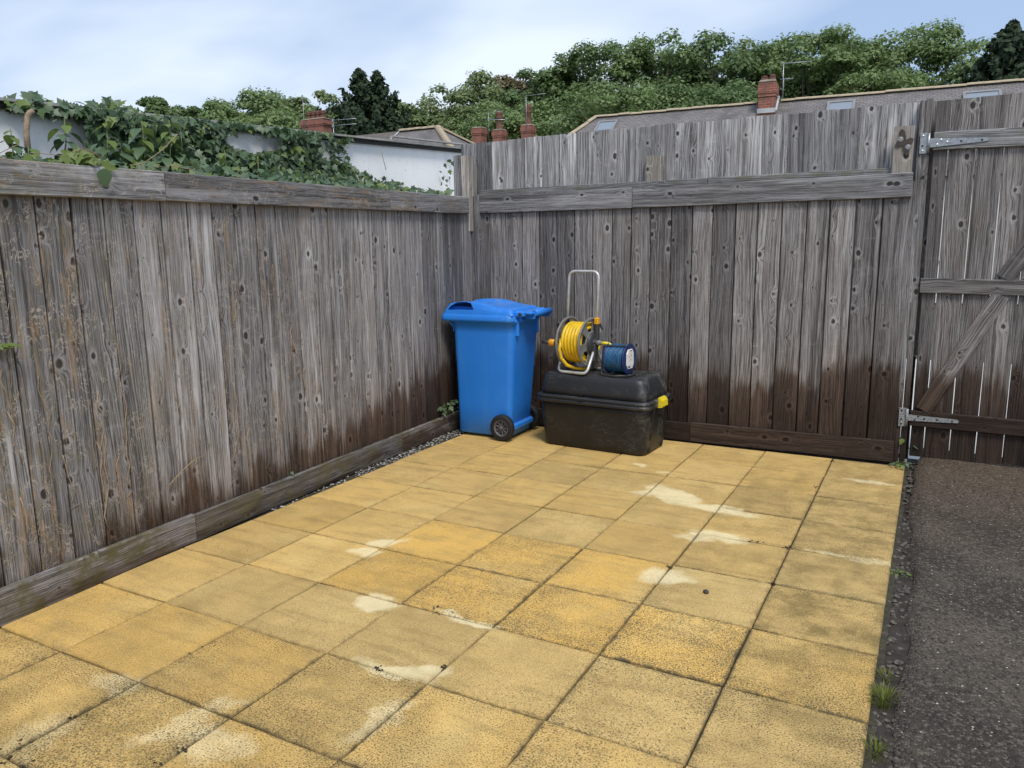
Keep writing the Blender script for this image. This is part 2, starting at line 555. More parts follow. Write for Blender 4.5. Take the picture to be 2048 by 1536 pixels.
BLOOM = [px_bloom(1345, 990, 0.24, 0.10, -35), px_bloom(1440, 1018, 0.22, 0.055, -8), px_bloom(1305, 985, 0.12, 0.07, 20, 0.8),
         px_bloom(1440, 1072, 0.16, 0.075, -5), px_bloom(1385, 1075, 0.10, 0.05, 10, 0.7),
         px_bloom(1333, 1152, 0.125, 0.085, 15, 0.95), px_bloom(1748, 965, 0.16, 0.035, -3, 0.85),
         px_bloom(1650, 1105, 0.10, 0.02, -4, 0.75), px_bloom(1735, 1120, 0.14, 0.05, -4, 0.6),
         px_bloom(752, 1205, 0.10, 0.075, 10), px_bloom(935, 1240, 0.15, 0.028, 0, 0.95), px_bloom(790, 1338, 0.17, 0.045, 0, 0.8),
         px_bloom(860, 1345, 0.09, 0.05, 60, 0.75), px_bloom(730, 1102, 0.08, 0.05, 30, 0.9), px_bloom(775, 1085, 0.10, 0.045, 40, 0.9),
         px_bloom(1278, 930, 0.07, 0.03, 0, 0.8), px_bloom(1325, 945, 0.05, 0.03, 20, 0.6), px_bloom(760, 1440, 0.05, 0.16, -12, 0.6),
         px_bloom(380, 1440, 0.05, 0.20, -20, 0.55), px_bloom(230, 1370, 0.13, 0.05, 0, 0.6), px_bloom(420, 1485, 0.16, 0.08, 0, 0.6),
         px_bloom(60, 1480, 0.10, 0.14, 0, 0.5), px_bloom(980, 1135, 0.07, 0.02, 0, 0.3)]
M_SLAB = slab_material()


def simple(name, col, rough=0.6, var=0.0, scale=20.0, bumpk=0.0, bumpscale=60.0, col2=None, **kw):
    t = NT(name)
    c = col
    co = t.obj()
    if var or col2:
        f = t.ramp(t.noise(co, scale, 4.0, 0.6), 0.35, 0.68)
        c = t.mix(f, col, col2 if col2 else tuple(v * (1 - var) for v in col))
    nrm = t.bump(t.noise(co, bumpscale, 3.0, 0.6), bumpk, 0.004) if bumpk else None
    return t.principled(c, rough, nrm, **kw)


def path_material():
    t = NT("old_tarmac")
    pos = t.pos()
    big = t.noise(pos, 1.6, 4.0, 0.6)
    c = t.mix(t.ramp(big, 0.36, 0.66), (0.046, 0.038, 0.031), (0.090, 0.074, 0.058))
    y = t.sep(pos)[1]
    c = t.mix(t.math('MULTIPLY', t.ramp(t.math('ADD', y, t.math('MULTIPLY', big, 1.2)), -1.2, 0.9), 0.75), c, (0.100, 0.068, 0.042))
    st = t.n("TexVoronoi", i_Vector=pos, i_Scale=115.0, i_Randomness=1.0)
    cr = t.sep(st.outputs["Color"])
    c = t.mix(t.ramp(cr[0], 0.55, 1.0, 0.0, 0.75), c, (0.165, 0.136, 0.106))
    c = t.mix(t.ramp(cr[1], 0.66, 0.9, 0.0, 0.75), c, (0.026, 0.022, 0.020))
    c = t.mix(t.ramp(t.noise(pos, 55.0, 4.0, 0.7), 0.55, 0.72, 0.0, 0.7), c, (0.165, 0.132, 0.108))
    st2 = t.n("TexVoronoi", i_Vector=pos, i_Scale=42.0, i_Randomness=1.0)
    wh = t.math('MULTIPLY', t.ramp(st2.outputs["Distance"], 0.10, 0.17, 1.0, 0.0), t.ramp(t.sep(st2.outputs["Color"])[0], 0.80, 0.84))
    c = t.mix(wh, c, (0.52, 0.48, 0.42))
    h = t.math('ADD', t.math('MULTIPLY', st.outputs["Distance"], -1.0), t.noise(pos, 48.0, 3.0, 0.6))
    return t.principled(c, 0.9, t.bump(h, 0.9, 0.006), Specular_IOR_Level=0.2)


def brick_material(name, k=1.0):
    t = NT(name)
    co = t.obj()
    x, y, z = t.sep(co)
    v = t.xyz(t.math('ADD', x, y), z, 0.0)
    b = t.n("TexBrick", i_Vector=v, i_Color1=(0.30, 0.088, 0.055), i_Color2=(0.22, 0.062, 0.042), i_Mortar=(0.30, 0.22, 0.17),
            i_Scale=1.0, i_Mortar_Size=0.008, i_Bias=0.0, i_Brick_Width=0.225, i_Row_Height=0.075)
    c = t.mix(t.ramp(t.noise(co, 3.0, 4.0, 0.6), 0.42, 0.7, 0.0, 0.65), b.outputs["Color"], (0.13, 0.075, 0.055))
    return t.principled(c, 0.88, t.bump(b.outputs["Fac"], -0.6, 0.012))


def slate_material(name, a, b, rowh=0.2, w=0.3):
    t = NT(name)
    co = t.obj()
    x, y, z = t.sep(co)
    v = t.xyz(x, t.math('MULTIPLY', z, 1.74), 0.0)
    br = t.n("TexBrick", i_Vector=v, i_Color1=a, i_Color2=b, i_Mortar=tuple(q * 0.5 for q in a),
             i_Scale=1.0, i_Mortar_Size=0.012, i_Mortar_Smooth=0.3, i_Brick_Width=w, i_Row_Height=rowh)
    c = t.mix(t.ramp(t.noise(co, 0.7, 5.0, 0.62), 0.45, 0.70, 0.0, 0.65), br.outputs["Color"], tuple(q * 0.45 for q in a))
    c = t.mix(t.ramp(t.noise(co, 4.0, 4.0, 0.7), 0.52, 0.75, 0.0, 0.45), c, (0.30, 0.27, 0.22))
    return t.principled(c, 0.75, t.bump(br.outputs["Fac"], -0.7, 0.03))


def leaf_material(name, a, b, c3, trans=0.35, rough=0.5, spec=0.35):
    t = NT(name)
    geo = t.n("NewGeometry")
    rp = geo.outputs["Random Per Island"]
    big = t.noise(t.obj(), 0.5, 2.0)
    c = t.mix(rp, a, b)
    c = t.mix(t.ramp(big, 0.46, 0.70, 0.0, 0.6), c, c3)
    p = t.n("BsdfPrincipled")
    t.set(p.inputs["Base Color"], c); t.set(p.inputs["Roughness"], rough); t.set(p.inputs["Specular IOR Level"], spec)
    tr = t.n("BsdfTranslucent")
    t.set(tr.inputs["Color"], t.mix(0.5, c, tuple(v * 1.4 for v in c3)))
    mx = t.n("MixShader", i_0=trans, i_1=p.outputs[0], i_2=tr.outputs[0])
    t.t.links.new(mx.outputs[0], t.out.inputs[0])
    return t.m


M_PATH = path_material()
M_BRICK = brick_material("chimney_brick")
M_SLATE = slate_material("grey_slate", (0.150, 0.136, 0.134), (0.195, 0.178, 0.172), 0.11, 0.19)
M_TILE = slate_material("brown_roof_tile", (0.130, 0.105, 0.088), (0.105, 0.086, 0.075), 0.30, 0.32)
M_RIDGE = simple("buff_ridge_tile", (0.44, 0.36, 0.245), 0.85, 0.40, 3.0)
M_RENDER = simple("white_render", (0.74, 0.74, 0.72), 0.85, 0.12, 1.2)
M_BED = simple("joint_soil", (0.030, 0.026, 0.017), 1.0, 0.5, 30.0, 0.6, 150.0, col2=(0.055, 0.05, 0.026))
M_EARTH = simple("bare_earth", (0.040, 0.032, 0.024), 1.0, 0.5, 20.0, 0.8, 90.0)
M_GROUND = simple("rough_ground", (0.060, 0.072, 0.035), 1.0, 0.0, 0.4, 0.0, 60.0, col2=(0.085, 0.078, 0.055))
M_LANE = simple("pale_concrete_lane", (0.56, 0.55, 0.52), 0.9, 0.15, 2.0)
M_GALV = simple("galvanised_steel", (0.42, 0.44, 0.46), 0.42, 0.28, 60.0, 0.1, 90.0, Metallic=0.75)
M_GALV_OLD = simple("mottled_zinc", (0.40, 0.41, 0.41), 0.6, 0.0, 190.0, 0.0, 60.0, col2=(0.10, 0.10, 0.10), Metallic=0.3)
M_SCREW = simple("dark_screw", (0.03, 0.03, 0.03), 0.5)
M_BOLT = simple("bright_bolt", (0.72, 0.72, 0.72), 0.3, Metallic=0.6)
M_RUST = simple("blackened_iron", (0.035, 0.032, 0.032), 0.7, 0.0, 40.0, 0.2, 90.0, col2=(0.07, 0.05, 0.04))
M_STONE = simple("grey_chippings", (0.125, 0.108, 0.090), 0.9, 0.0, 30.0, 0.0, 9.0, col2=(0.045, 0.037, 0.030))
M_WSTONE = simple("pale_pebbles", (0.42, 0.40, 0.37), 0.9, 0.0, 25.0, 0.0, 9.0, col2=(0.12, 0.11, 0.10))


def bin_material():
    t = NT("blue_polyethylene")
    co = t.obj()
    c = t.mix(t.ramp(t.noise(co, 3.0, 4.0, 0.6), 0.4, 0.7), (0.020, 0.190, 0.66), (0.024, 0.215, 0.72))
    z = t.sep(co)[2]
    up = t.sep(t.n("NewGeometry").outputs["Normal"])[2]
    dust = t.math('MULTIPLY', t.ramp(up, 0.80, 0.99, 0.0, 0.50), t.ramp(t.noise(co, 9.0, 5.0, 0.7), 0.44, 0.72))
    c = t.mix(dust, c, (0.27, 0.26, 0.23))
    streak = t.noise(t.vmath('MULTIPLY', co, (18.0, 18.0, 1.2)), 1.0, 3.0, 0.6)
    c = t.mix(t.ramp(streak, 0.50, 0.76, 0.0, 0.34), c, (0.050, 0.235, 0.62))
    scf = t.noise(t.vmath('MULTIPLY', co, (9.0, 9.0, 26.0)), 1.0, 4.0, 0.65, 1.2)
    c = t.mix(t.math('MULTIPLY', t.ramp(t.math('ABSOLUTE', t.math('SUBTRACT', scf, 0.5)), 0.0, 0.008, 0.55, 0.0), t.ramp(t.noise(co, 3.5, 2.0), 0.48, 0.66)), c, (0.20, 0.36, 0.66))
    c = t.mix(t.ramp(t.noise(co, 4.5, 6.0, 0.75), 0.56, 0.76, 0.0, 0.30), c, (0.055, 0.13, 0.34))
    c = t.mix(t.math('MULTIPLY', t.ramp(z, 0.16, 0.0), t.ramp(t.noise(co, 14.0, 4.0, 0.7), 0.40, 0.72, 0.0, 0.5)), c, (0.10, 0.11, 0.10))
    return t.principled(c, t.math('MULTIPLY_ADD', t.noise(co, 6.0, 3.0), 0.2, 0.36), t.bump(t.noise(co, 240.0, 2.0), 0.10, 0.001), Specular_IOR_Level=0.4)


def trunk_material(name, base, dirt_amt):
    t = NT(name)
    co = t.obj()
    x, y, z = t.sep(co)
    n1 = t.noise(co, 9.0, 6.0, 0.72, 0.5)
    scr = t.noise(t.vmath('MULTIPLY', co, (38.0, 38.0, 9.0)), 1.0, 5.0, 0.75, 0.8)
    side = t.ramp(x, 0.24, 0.44, 0.07, 1.0)
    m = t.math('MULTIPLY', t.math('MULTIPLY', t.ramp(n1, 0.46, 0.72), side), dirt_amt)
    c = t.mix(m, base, (0.135, 0.130, 0.118))
    c = t.mix(t.math('MULTIPLY', t.math('MULTIPLY', t.ramp(scr, 0.62, 0.72), side), dirt_amt), c, (0.30, 0.29, 0.27))
    scuff = t.noise(t.vmath('MULTIPLY', co, (5.0, 5.0, 34.0)), 1.0, 4.0, 0.6, 1.5)
    c = t.mix(t.math('MULTIPLY', t.ramp(t.math('ABSOLUTE', t.math('SUBTRACT', scuff, 0.5)), 0.0, 0.012, 0.5, 0.0), t.ramp(t.noise(co, 5.0, 2.0), 0.5, 0.65)), c, (0.17, 0.165, 0.15))
    up = t.sep(t.n("NewGeometry").outputs["Normal"])[2]
    c = t.mix(t.math('MULTIPLY', t.ramp(up, 0.75, 1.0, 0.0, 0.45), t.ramp(t.noise(co, 7.0, 5.0, 0.7), 0.38, 0.66)), c, (0.10, 0.096, 0.085))
    return t.principled(c, t.math('MULTIPLY_ADD', m, 0.3, 0.42), t.bump(t.noise(co, 160.0, 2.0), 0.15, 0.001), Specular_IOR_Level=0.4)


M_BIN = bin_material()
M_TRUNK = trunk_material("black_trunk_plastic", (0.0125, 0.0125, 0.013), 0.62)
M_LID = trunk_material("dark_lid_plastic", (0.019, 0.021, 0.025), 0.9)
M_RUBBER = simple("tyre_rubber", (0.010, 0.010, 0.010), 0.75, 0.3, 30.0)
M_RIMGREY = simple("grey_wheel_plastic", (0.12, 0.12, 0.125), 0.5, 0.3, 30.0)
M_YELLOW = simple("yellow_clip_plastic", (0.72, 0.56, 0.02), 0.45, 0.12, 30.0)
M_ORANGE = simple("amber_clip_plastic", (0.72, 0.33, 0.015), 0.42, 0.15, 30.0)
M_HOSE = simple("yellow_hose", (0.78, 0.50, 0.015), 0.42, 0.25, 14.0)
M_CHROME = simple("steel_tube", (0.60, 0.61, 0.60), 0.42, 0.22, 30.0, Metallic=0.45)
M_REEL = simple("grey_reel_plastic", (0.185, 0.185, 0.178), 0.5, 0.3, 25.0)
M_HUB = simple("charcoal_hub_plastic", (0.045, 0.046, 0.048), 0.5, 0.3, 25.0)
M_CABLE = simple("blue_cable", (0.022, 0.115, 0.26), 0.42, 0.35, 30.0)
M_DRUM = simple("navy_drum_plastic", (0.012, 0.028, 0.12), 0.42, 0.2, 30.0)
M_BLACKFRAME = simple("black_frame_tube", (0.03, 0.032, 0.033), 0.45, 0.2, 20.0)
M_SOCKET = simple("white_socket_plate", (0.74, 0.74, 0.70), 0.5, 0.15, 30.0)
M_MARK = simple("printed_mark", (0.50, 0.10, 0.05), 0.6)
M_MARK2 = simple("dark_print", (0.05, 0.05, 0.06), 0.6)
M_BARK = simple("bark", (0.085, 0.068, 0.052), 0.95, 0.4, 8.0, 0.8, 12.0)
M_TWIG = simple("dry_twig_bark", (0.34, 0.25, 0.165), 0.9, 0.35, 40.0)
M_STEM = simple("green_stem", (0.13, 0.16, 0.05), 0.7, 0.2, 40.0)
M_LEAF_SYC = leaf_material("sycamore_leaf", (0.110, 0.172, 0.056), (0.245, 0.325, 0.135), (0.175, 0.250, 0.084))
M_LEAF_LITE = leaf_material("pale_ash_leaf", (0.145, 0.205, 0.075), (0.250, 0.300, 0.135), (0.200, 0.240, 0.105))
M_LEAF_DARK = leaf_material("dark_oak_leaf", (0.082, 0.136, 0.046), (0.180, 0.255, 0.100), (0.126, 0.192, 0.064))
M_LEAF_BROWN = leaf_material("bronze_leaf", (0.130, 0.120, 0.055), (0.190, 0.170, 0.085), (0.160, 0.115, 0.060))
M_CONIFER = leaf_material("conifer_spray", (0.026, 0.044, 0.022), (0.050, 0.075, 0.038), (0.036, 0.058, 0.028), 0.15, 0.7, 0.2)
M_IVY = leaf_material("ivy_leaf", (0.026, 0.058, 0.026), (0.115, 0.180, 0.085), (0.060, 0.108, 0.048), 0.16, 0.46, 0.45)
M_IVY_NEW = leaf_material("young_ivy_leaf", (0.115, 0.175, 0.040), (0.170, 0.235, 0.055), (0.150, 0.200, 0.050), 0.35, 0.5, 0.4)
M_IVY_PALE = leaf_material("dusty_ivy_leaf", (0.080, 0.120, 0.068), (0.120, 0.165, 0.095), (0.095, 0.135, 0.075), 0.2, 0.48, 0.4)
M_GRASS = leaf_material("grass_blade", (0.110, 0.150, 0.030), (0.200, 0.200, 0.055), (0.150, 0.170, 0.040), 0.35, 0.6, 0.25)
M_MOSS = simple("dark_moss", (0.035, 0.024, 0.016), 1.0, 0.0, 60.0, 0.8, 200.0, col2=(0.06, 0.05, 0.02))
M_GLASS = NT("roof_glass").principled((0.22, 0.25, 0.28), 0.10, None, Metallic=0.0, Specular_IOR_Level=1.0)
M_LEAD = simple("lead_flashing", (0.46, 0.47, 0.48), 0.6, 0.2, 4.0)
M_SKYFRAME = simple("grey_window_frame", (0.23, 0.23, 0.23), 0.5, 0.1, 4.0)
M_POT = simple("clay_pot", (0.155, 0.070, 0.048), 0.85, 0.4, 6.0)
M_MORTAR = simple("mortar_flaunching", (0.30, 0.25, 0.19), 0.95, 0.4, 5.0)
M_DARK = simple("dark_fascia", (0.035, 0.034, 0.033), 0.7, 0.3, 6.0)
M_SHEET = simple("cement_roof_sheet", (0.42, 0.41, 0.38), 0.9, 0.35, 5.0)


# white painted garage wall: streaks of grime under the roof
def garage_material():
    t = NT("white_painted_wall")
    co = t.obj()
    st = t.noise(t.vmath('MULTIPLY', co, (9.0, 9.0, 1.4)), 1.0, 4.0, 0.65)
    sp = t.noise(co, 36.0, 4.0, 0.75)
    c = t.mix(t.ramp(st, 0.50, 0.78, 0.0, 0.5), (0.88, 0.88, 0.87), (0.60, 0.61, 0.60))
    c = t.mix(t.ramp(sp, 0.60, 0.70, 0.0, 0.7), c, (0.30, 0.31, 0.31))
    return t.principled(c, 0.7)


M_GARAGE = garage_material()

# ================================================================== setting
# ground reaching the horizon
g = MB().add([(-900, -900, -0.22), (900, -900, -0.22), (900, 900, -0.22), (-900, 900, -0.22)], [(0, 1, 2, 3)]).build("ground", M_GROUND)
tag(g, "rough open ground beyond the fences", "ground", kind="structure")
g = MB().box(0, 3.2, -0.14, 30, 5.6, 0.1).build("lane", M_LANE)
tag(g, "pale concrete back lane behind the fence", "lane", kind="structure")

# path of old tarmac, rising a little to the gate
xs = np.linspace(0.06, 2.6, 60); ys = np.linspace(-9.0, 0.36, 150)
V = []
for yv in ys:
    for i, xv in enumerate(xs):
        rise = 0.075 * min(1, max(0, (yv + 2.2) / 2.3)) ** 1.3
        zz = -0.010 + rise * .75 + 0.006 * math.sin(xv * 5.1 + yv * 2.3) + random.uniform(-0.0018, 0.0018)
        xx = xv
        if i == 0:
            xx += 0.012 * math.sin(yv * 9.0) + random.uniform(-0.010, 0.014) + 0.018 * math.sin(yv * 2.1)
            zz -= 0.03
        if i == 1:
            xx = 0.075 + 0.012 * math.sin(yv * 9.0) + random.uniform(-0.004, 0.01) + 0.018 * math.sin(yv * 2.1)
        V.append((xx, yv, zz))
F = []
nx = len(xs)
for j in range(len(ys) - 1):
    for i in range(nx - 1):
        a = j * nx + i
        F.append((a, a + 1, a + nx + 1, a + nx))
path = link("path", big_mesh("path", np.array(V), np.array(F), M_PATH, True))
tag(path, "dark worn tarmac path leading to the gate", "path", kind="structure")
strip = MB().box(0.15, -4.3, -0.069, 0.298, 9.2, 0.10).build("earth_strip", M_EARTH)
tag(strip, "earth strip between paving and tarmac path", "earth", kind="structure")

# paving
S = 0.45
NC, NR = 7, 13
bed = MB().box(-3.19 / 2 - 0.035, -NR * S / 2 + 0.06, -0.073, 3.30, NR * S + 0.24, 0.12).build("patio", M_BED)
tag(bed, "patio of square yellow concrete slabs", "patio", kind="structure")


def slab_mesh(seed):
    r = random.Random(seed)
    h = S / 2 - 0.0028
    rings = []
    for (zz, k) in ((-0.040, 0.0), (-0.006, 0.0), (-0.0015, 0.0025), (0.0, 0.0065)):
        ring = []
        for (sx, sy, ex, ey) in ((-1, -1, 1, 0), (1, -1, 0, 1), (1, 1, -1, 0), (-1, 1, 0, -1)):
            for q in range(4):
                u = q / 4.0
                jx = r.uniform(-1, 1) * 0.0011; jy = r.uniform(-1, 1) * 0.0011
                if q == 0: jx *= 2.5; jy *= 2.5
                x = (sx + ex * 2 * u) * (h - k) + jx
                y = (sy + ey * 2 * u) * (h - k) + jy
                ring.append((x, y, zz))
        rings.append(ring)
    m = MB().loft(rings, True, False, False)
    n = len(rings[0])
    m.f.append(tuple(range(3 * n, 4 * n))); m.sm.append(False)
    return m.mesh("slab", M_SLAB)


slab_meshes = [slab_mesh(i) for i in range(8)]
SPECK = {  # (column from the right edge, row from the back): lichen, warmth, grime
    (0, 0): (.2, .25, .6), (0, 1): (.3, .2, .6), (0, 2): (.4, .2, .75), (0, 3): (.5, .2, .75), (0, 4): (.5, .15, .7), (0, 5): (.45, .3, 1.0),
    (0, 6): (.85, .7, .6), (0, 7): (.75, .2, .6), (1, 0): (.12, .4, .3), (1, 1): (.2, .5, .5), (1, 2): (.4, .3, .55), (1, 3): (.25, .45, .4), (1, 4): (.45, .35, .5),
    (1, 5): (.35, .15, .15), (1, 6): (.98, .95, .15), (1, 7): (.6, .2, .35), (1, 8): (.75, .5, .3), (2, 5): (.55, 1, .1), (2, 6): (.75, 1, .1), (2, 7): (.30, .25, .2), (2, 8): (.75, .6, .3),
    (3, 5): (.62, .95, .2), (3, 6): (.78, .95, .1), (3, 7): (.2, .15, .2), (3, 8): (.75, .5, .4), (4, 5): (.25, 1, .1), (4, 6): (.45, 1, .25), (4, 7): (.15, .15, .15), (4, 8): (.65, .7, .2), (4, 9): (.85, .5, .6),
    (5, 8): (.2, .8, .15), (5, 7): (.08, .2, .2), (6, 8): (.12, .75, .1), (5, 9): (.75, .5, .5), (6, 9): (.72, .6, .35), (6, 10): (.7, .5, .4),
}
for c in range(NC):
    for r in range(NR):
        if (c, r) in SPECK: sp, wm, gm = SPECK[(c, r)]
        elif r <= 4: sp, wm, gm = 0.06 + 0.04 * (6 - c) * 0.5, random.uniform(.25, .6), random.uniform(.05, .3)
        elif r >= 9: sp, wm, gm = random.uniform(.55, .9), random.uniform(.3, .8), random.uniform(.1, .5)
        else: sp, wm, gm = random.uniform(.05, .15), random.uniform(.3, .7), random.uniform(.0, .2)
        Mx = T(-(c + 0.5) * S + random.uniform(-.0015, .0015), -(r + 0.5) * S + random.uniform(-.0015, .0015), random.uniform(-0.0022, 0.0012)) \
            @ RZ(random.choice((0, 1, 2, 3)) * PI / 2 + random.uniform(-.0025, .0025)) @ Matrix.Rotation(random.uniform(-.0032, .0032), 4, 'X') @ Matrix.Rotation(random.uniform(-.0032, .0032), 4, 'Y')
        o = link("slab", slab_meshes[random.randrange(8)], bed, Mx)
        o["speck"] = sp; o["warm"] = wm; o["grime"] = gm


# chippings: real little stones, too many to count
def pebbles(name, pts, mat, label, smin, smax):
    base = np.array([(1, 0, 0), (-1, 0, 0), (0, 1, 0), (0, -1, 0), (0, 0, 1), (0, 0, -1)], float)
    tri = np.array([(0, 2, 4), (2, 1, 4), (1, 3, 4), (3, 0, 4), (2, 0, 5), (1, 2, 5), (3, 1, 5), (0, 3, 5)])
    # one subdivision for a rounder stone
    vs = [tuple(v) for v in base]; fs = []
    for (a, b, c_) in tri:
        m = []
        for (p, q) in ((a, b), (b, c_), (c_, a)):
            mid = (np.array(vs[p]) + np.array(vs[q])); mid /= np.linalg.norm(mid)
            vs.append(tuple(mid)); m.append(len(vs) - 1)
        fs += [(a, m[0], m[2]), (m[0], b, m[1]), (m[2], m[1], c_), (m[0], m[1], m[2])]
    vs = np.array(vs); fs = np.array(fs)
    AV, AF = [], []
    for i, p in enumerate(pts):
        s = rng.uniform(smin, smax) * np.array([rng.uniform(.7, 1.3), rng.uniform(.7, 1.3), rng.uniform(.45, .8)])
        jit = 1 + rng.uniform(-.22, .22, (len(vs), 1))
        a = rng.uniform(0, 6.28)
        R = np.array([[math.cos(a), -math.sin(a), 0], [math.sin(a), math.cos(a), 0], [0, 0, 1]])
        AV.append((vs * jit * s) @ R.T + np.array(p)); AF.append(fs + i * len(vs))
    o = link(name, big_mesh(name, np.concatenate(AV), np.concatenate(AF), mat))
    tag(o, label, "gravel", kind="stuff")


pts = []
for i in range(760):
    yv = random.uniform(-6.5, 0.16)
    pts.append((random.uniform(0.004, 0.085 if random.random() < .8 else 0.11), yv, -0.018 + (0.012 if yv > -1.0 else 0) + random.uniform(-.008, .005)))
pebbles("chippings", pts, M_STONE, "grey chippings in the earth strip beside the tarmac path", 0.004, 0.014)
# left fence line: A + dv * s
LA = Vector((-3.13, -4.04, 0)); LD = Vector((-0.05075866, 0.99871095, 0)); LN = Vector((0.99871095, 0.05075866, 0))


def lf(s, off=0.0, z=0.0):
    return LA + LD * s + LN * off + Vector((0, 0, z))


pts = []
for i in range(420):
    s = random.uniform(2.3, 3.97) if random.random() < .88 else random.uniform(1.5, 2.4)
    p = lf(s, 0.0)
    wid = max(0.012, -3.152 - p.x)
    pts.append((p.x + 0.006 + random.random() * wid, p.y, -0.008 + random.uniform(-.01, .008)))
pebbles("pebbles", pts, M_WSTONE, "pale pebbles filling the gap along the left fence", 0.004, 0.0105)
gap = MB()
gap.add([lf(-2.5, .02, -.03), lf(4.1, .02, -.03), (-3.0, 0.2, -.03), (-3.0, -6.6, -.03)], [(0, 3, 2, 1)])
o = gap.build("gap_soil", M_EARTH); tag(o, "earth in the gap along the left fence", "earth", kind="structure")


# ================================================================== timber
def board_mesh(name, w, t, L, mat, seed, lip=True, seg=3, c=0.0025, wob=0.0016):
    r = random.Random(seed)
    sec = [(-w / 2, -t + c), (-w / 2 + c, -t), (w / 2 - c, -t), (w / 2, -t + c)]
    if lip: sec += [(w / 2, .002), (w / 2 + .018, .014), (w / 2 + .018, .020), (w / 2 - .02, .020), (w / 2 - .02, 0), (-w / 2, 0)]
    else: sec += [(w / 2, 0), (-w / 2, 0)]
    rings = []
    bow = r.uniform(-1, 1) * 0.0025
    for i in range(seg + 1):
        u = i / seg
        ox, oy = r.uniform(-wob, wob), bow * math.sin(PI * u) + r.uniform(-.0006, .0006)
        rings.append([(x + (ox if k < 4 else 0) + (r.uniform(-wob, wob) * .5 if k < 4 else 0), y + oy, u * L) for k, (x, y) in enumerate(sec)])
    return MB().loft(rings, True, True, False).mesh(name, mat)


LX = -LD.cross(Vector((0, 0, 1)))            # unused direction helper kept simple
# ---- left fence
left_fence = thing("left_fence", "long left fence of grey vertical boards with creeper scars below the ivy", "fence", T(*lf(1.5)))
meshes = [board_mesh("board", 0.1455, 0.019, 1.80, M_WOOD, i) for i in range(6)]
k = -18
for k in range(-17, 24):
    s0 = 0.352 + 0.1537 * k
    if s0 > 3.99: break
    wscale = min(1.0, (4.06 - s0) / 0.1535)
    p = lf(s0 + 0.0768 * wscale, -0.021, -0.02)
    o = link("board", meshes[random.randrange(6)], left_fence, frame(LD * wscale, -LN, (0, 0, 1), p) @ Matrix.Rotation(random.uniform(-.0012, .0012), 4, 'Y'))
    s = s0
    wet = 0.21 + 0.06 * max(0, s) + random.uniform(-.08, .08)
    if s > 2.1: wet = 0.34 + 0.17 * (s - 2.1) + random.uniform(-.06, .06)
    board_props(o, wet, max(0.12, min(1.0, 1.08 - 0.27 * max(0, s))) * random.uniform(.6, 1.0), 0.35 * max(0, 1 - s / 1.6), random.uniform(.25, .75))
ks = [(-2.3, -0.90), (-0.90, 0.985), (0.985, 2.878), (2.878, 3.985)]
for i, (a, b) in enumerate(ks):
    # gravel board
    h = 0.152 if b < 1 else 0.145
    me = board_mesh("gravel_board", h, 0.024, b - a - 0.004, M_WOOD, 40 + i, False, 5, 0.004)
    o = link("gravel_board", me, left_fence, frame((0, 0, -1), -LN, LD, lf(a, 0.0 - 0.001, h / 2 - 0.006)))
    board_props(o, 0.05 if b < 3 else .12, 0.15, 0.95 if b < 1 else 0.7, 0.0)
    if i >= 2 or i == 1:
        cap_h = 0.055
    # top rail
rs = [(-2.3, -0.88), (-0.88, 0.972), (0.972, 2.83), (2.83, 3.955)]
for i, (a, b) in enumerate(rs):
    me = board_mesh("top_rail", 0.135, 0.026, b - a - 0.004, M_WOOD_TOP, 60 + i, False, 5, 0.004)
    za, zb = 1.693 + 0.0115 * a, 1.693 + 0.0115 * b
    d = (lf(b, 0, zb) - lf(a, 0, za)).normalized()
    up = d.cross(-LN)          # local x = y cross z
    xx = (-LN).cross(d)
    o = link("top_rail", me, left_fence, frame(xx, -LN, d, lf(a, 0.008, za + 0.0675)))
    board_props(o, -9, 0.9 if b < 1 else 0.5, 0.45 if b < 1 else 0.15, 0.6)
# hidden rear rails that carry the boards
for zz in (0.35, 1.05, 1.66):
    o = MB().box(0, 0, 0, 0.07, 0.045, 6.2).build("rear_rail", M_WOOD, left_fence, frame((0, 0, -1), -LN, LD, lf(0.85, -0.055, zz)))
    board_props(o)
# ---- back fence
back_fence = thing("back_fence", "back fence of two tiers of grey vertical boards, damp brown at its foot", "fence", T(-1.7, 0.08, 0))
meshes = [board_mesh("board", 0.1475, 0.019, 1.86, M_WOOD_BACK, 100 + i) for i in range(6)]
lower = [-3.316, -3.19, -3.041, -2.888, -2.733, -2.579, -2.426, -2.271, -2.113, -1.961, -1.809, -1.65, -1.494, -1.347, -1.185, -1.035, -0.875, -0.711, -0.566, -0.408, -0.251, -0.084]
for i in range(len(lower) - 1):
    a, b = lower[i], lower[i + 1]
    w = b - a - (0.0078 if a < -0.95 else 0.0105)
    o = link("board", meshes[random.randrange(6)], back_fence, T((a + b) / 2, 0.072, -0.01) @ Matrix.Rotation(random.uniform(-.001, .001), 4, 'Y') @ Matrix.Scale(w / 0.1475, 4, (1, 0, 0)))
    board_props(o, 0.575 + random.uniform(-.11, .10) + (0.05 if a > -0.9 else 0), 0.0, 0.0, random.uniform(.15, .5))
meshes = [board_mesh("upper_board", 0.1475, 0.019, 2.32, M_WOOD_TOP, 120 + i, False, 3, 0.0025, 0.0024) for i in range(6)]
upper = [-3.51, -3.36, -3.21, -3.059, -2.903, -2.744, -2.593, -2.438, -2.281, -2.121, -1.97, -1.814, -1.663, -1.501, -1.347, -1.193, -1.036, -0.878, -0.729, -0.574, -0.417, -0.263, -0.075]
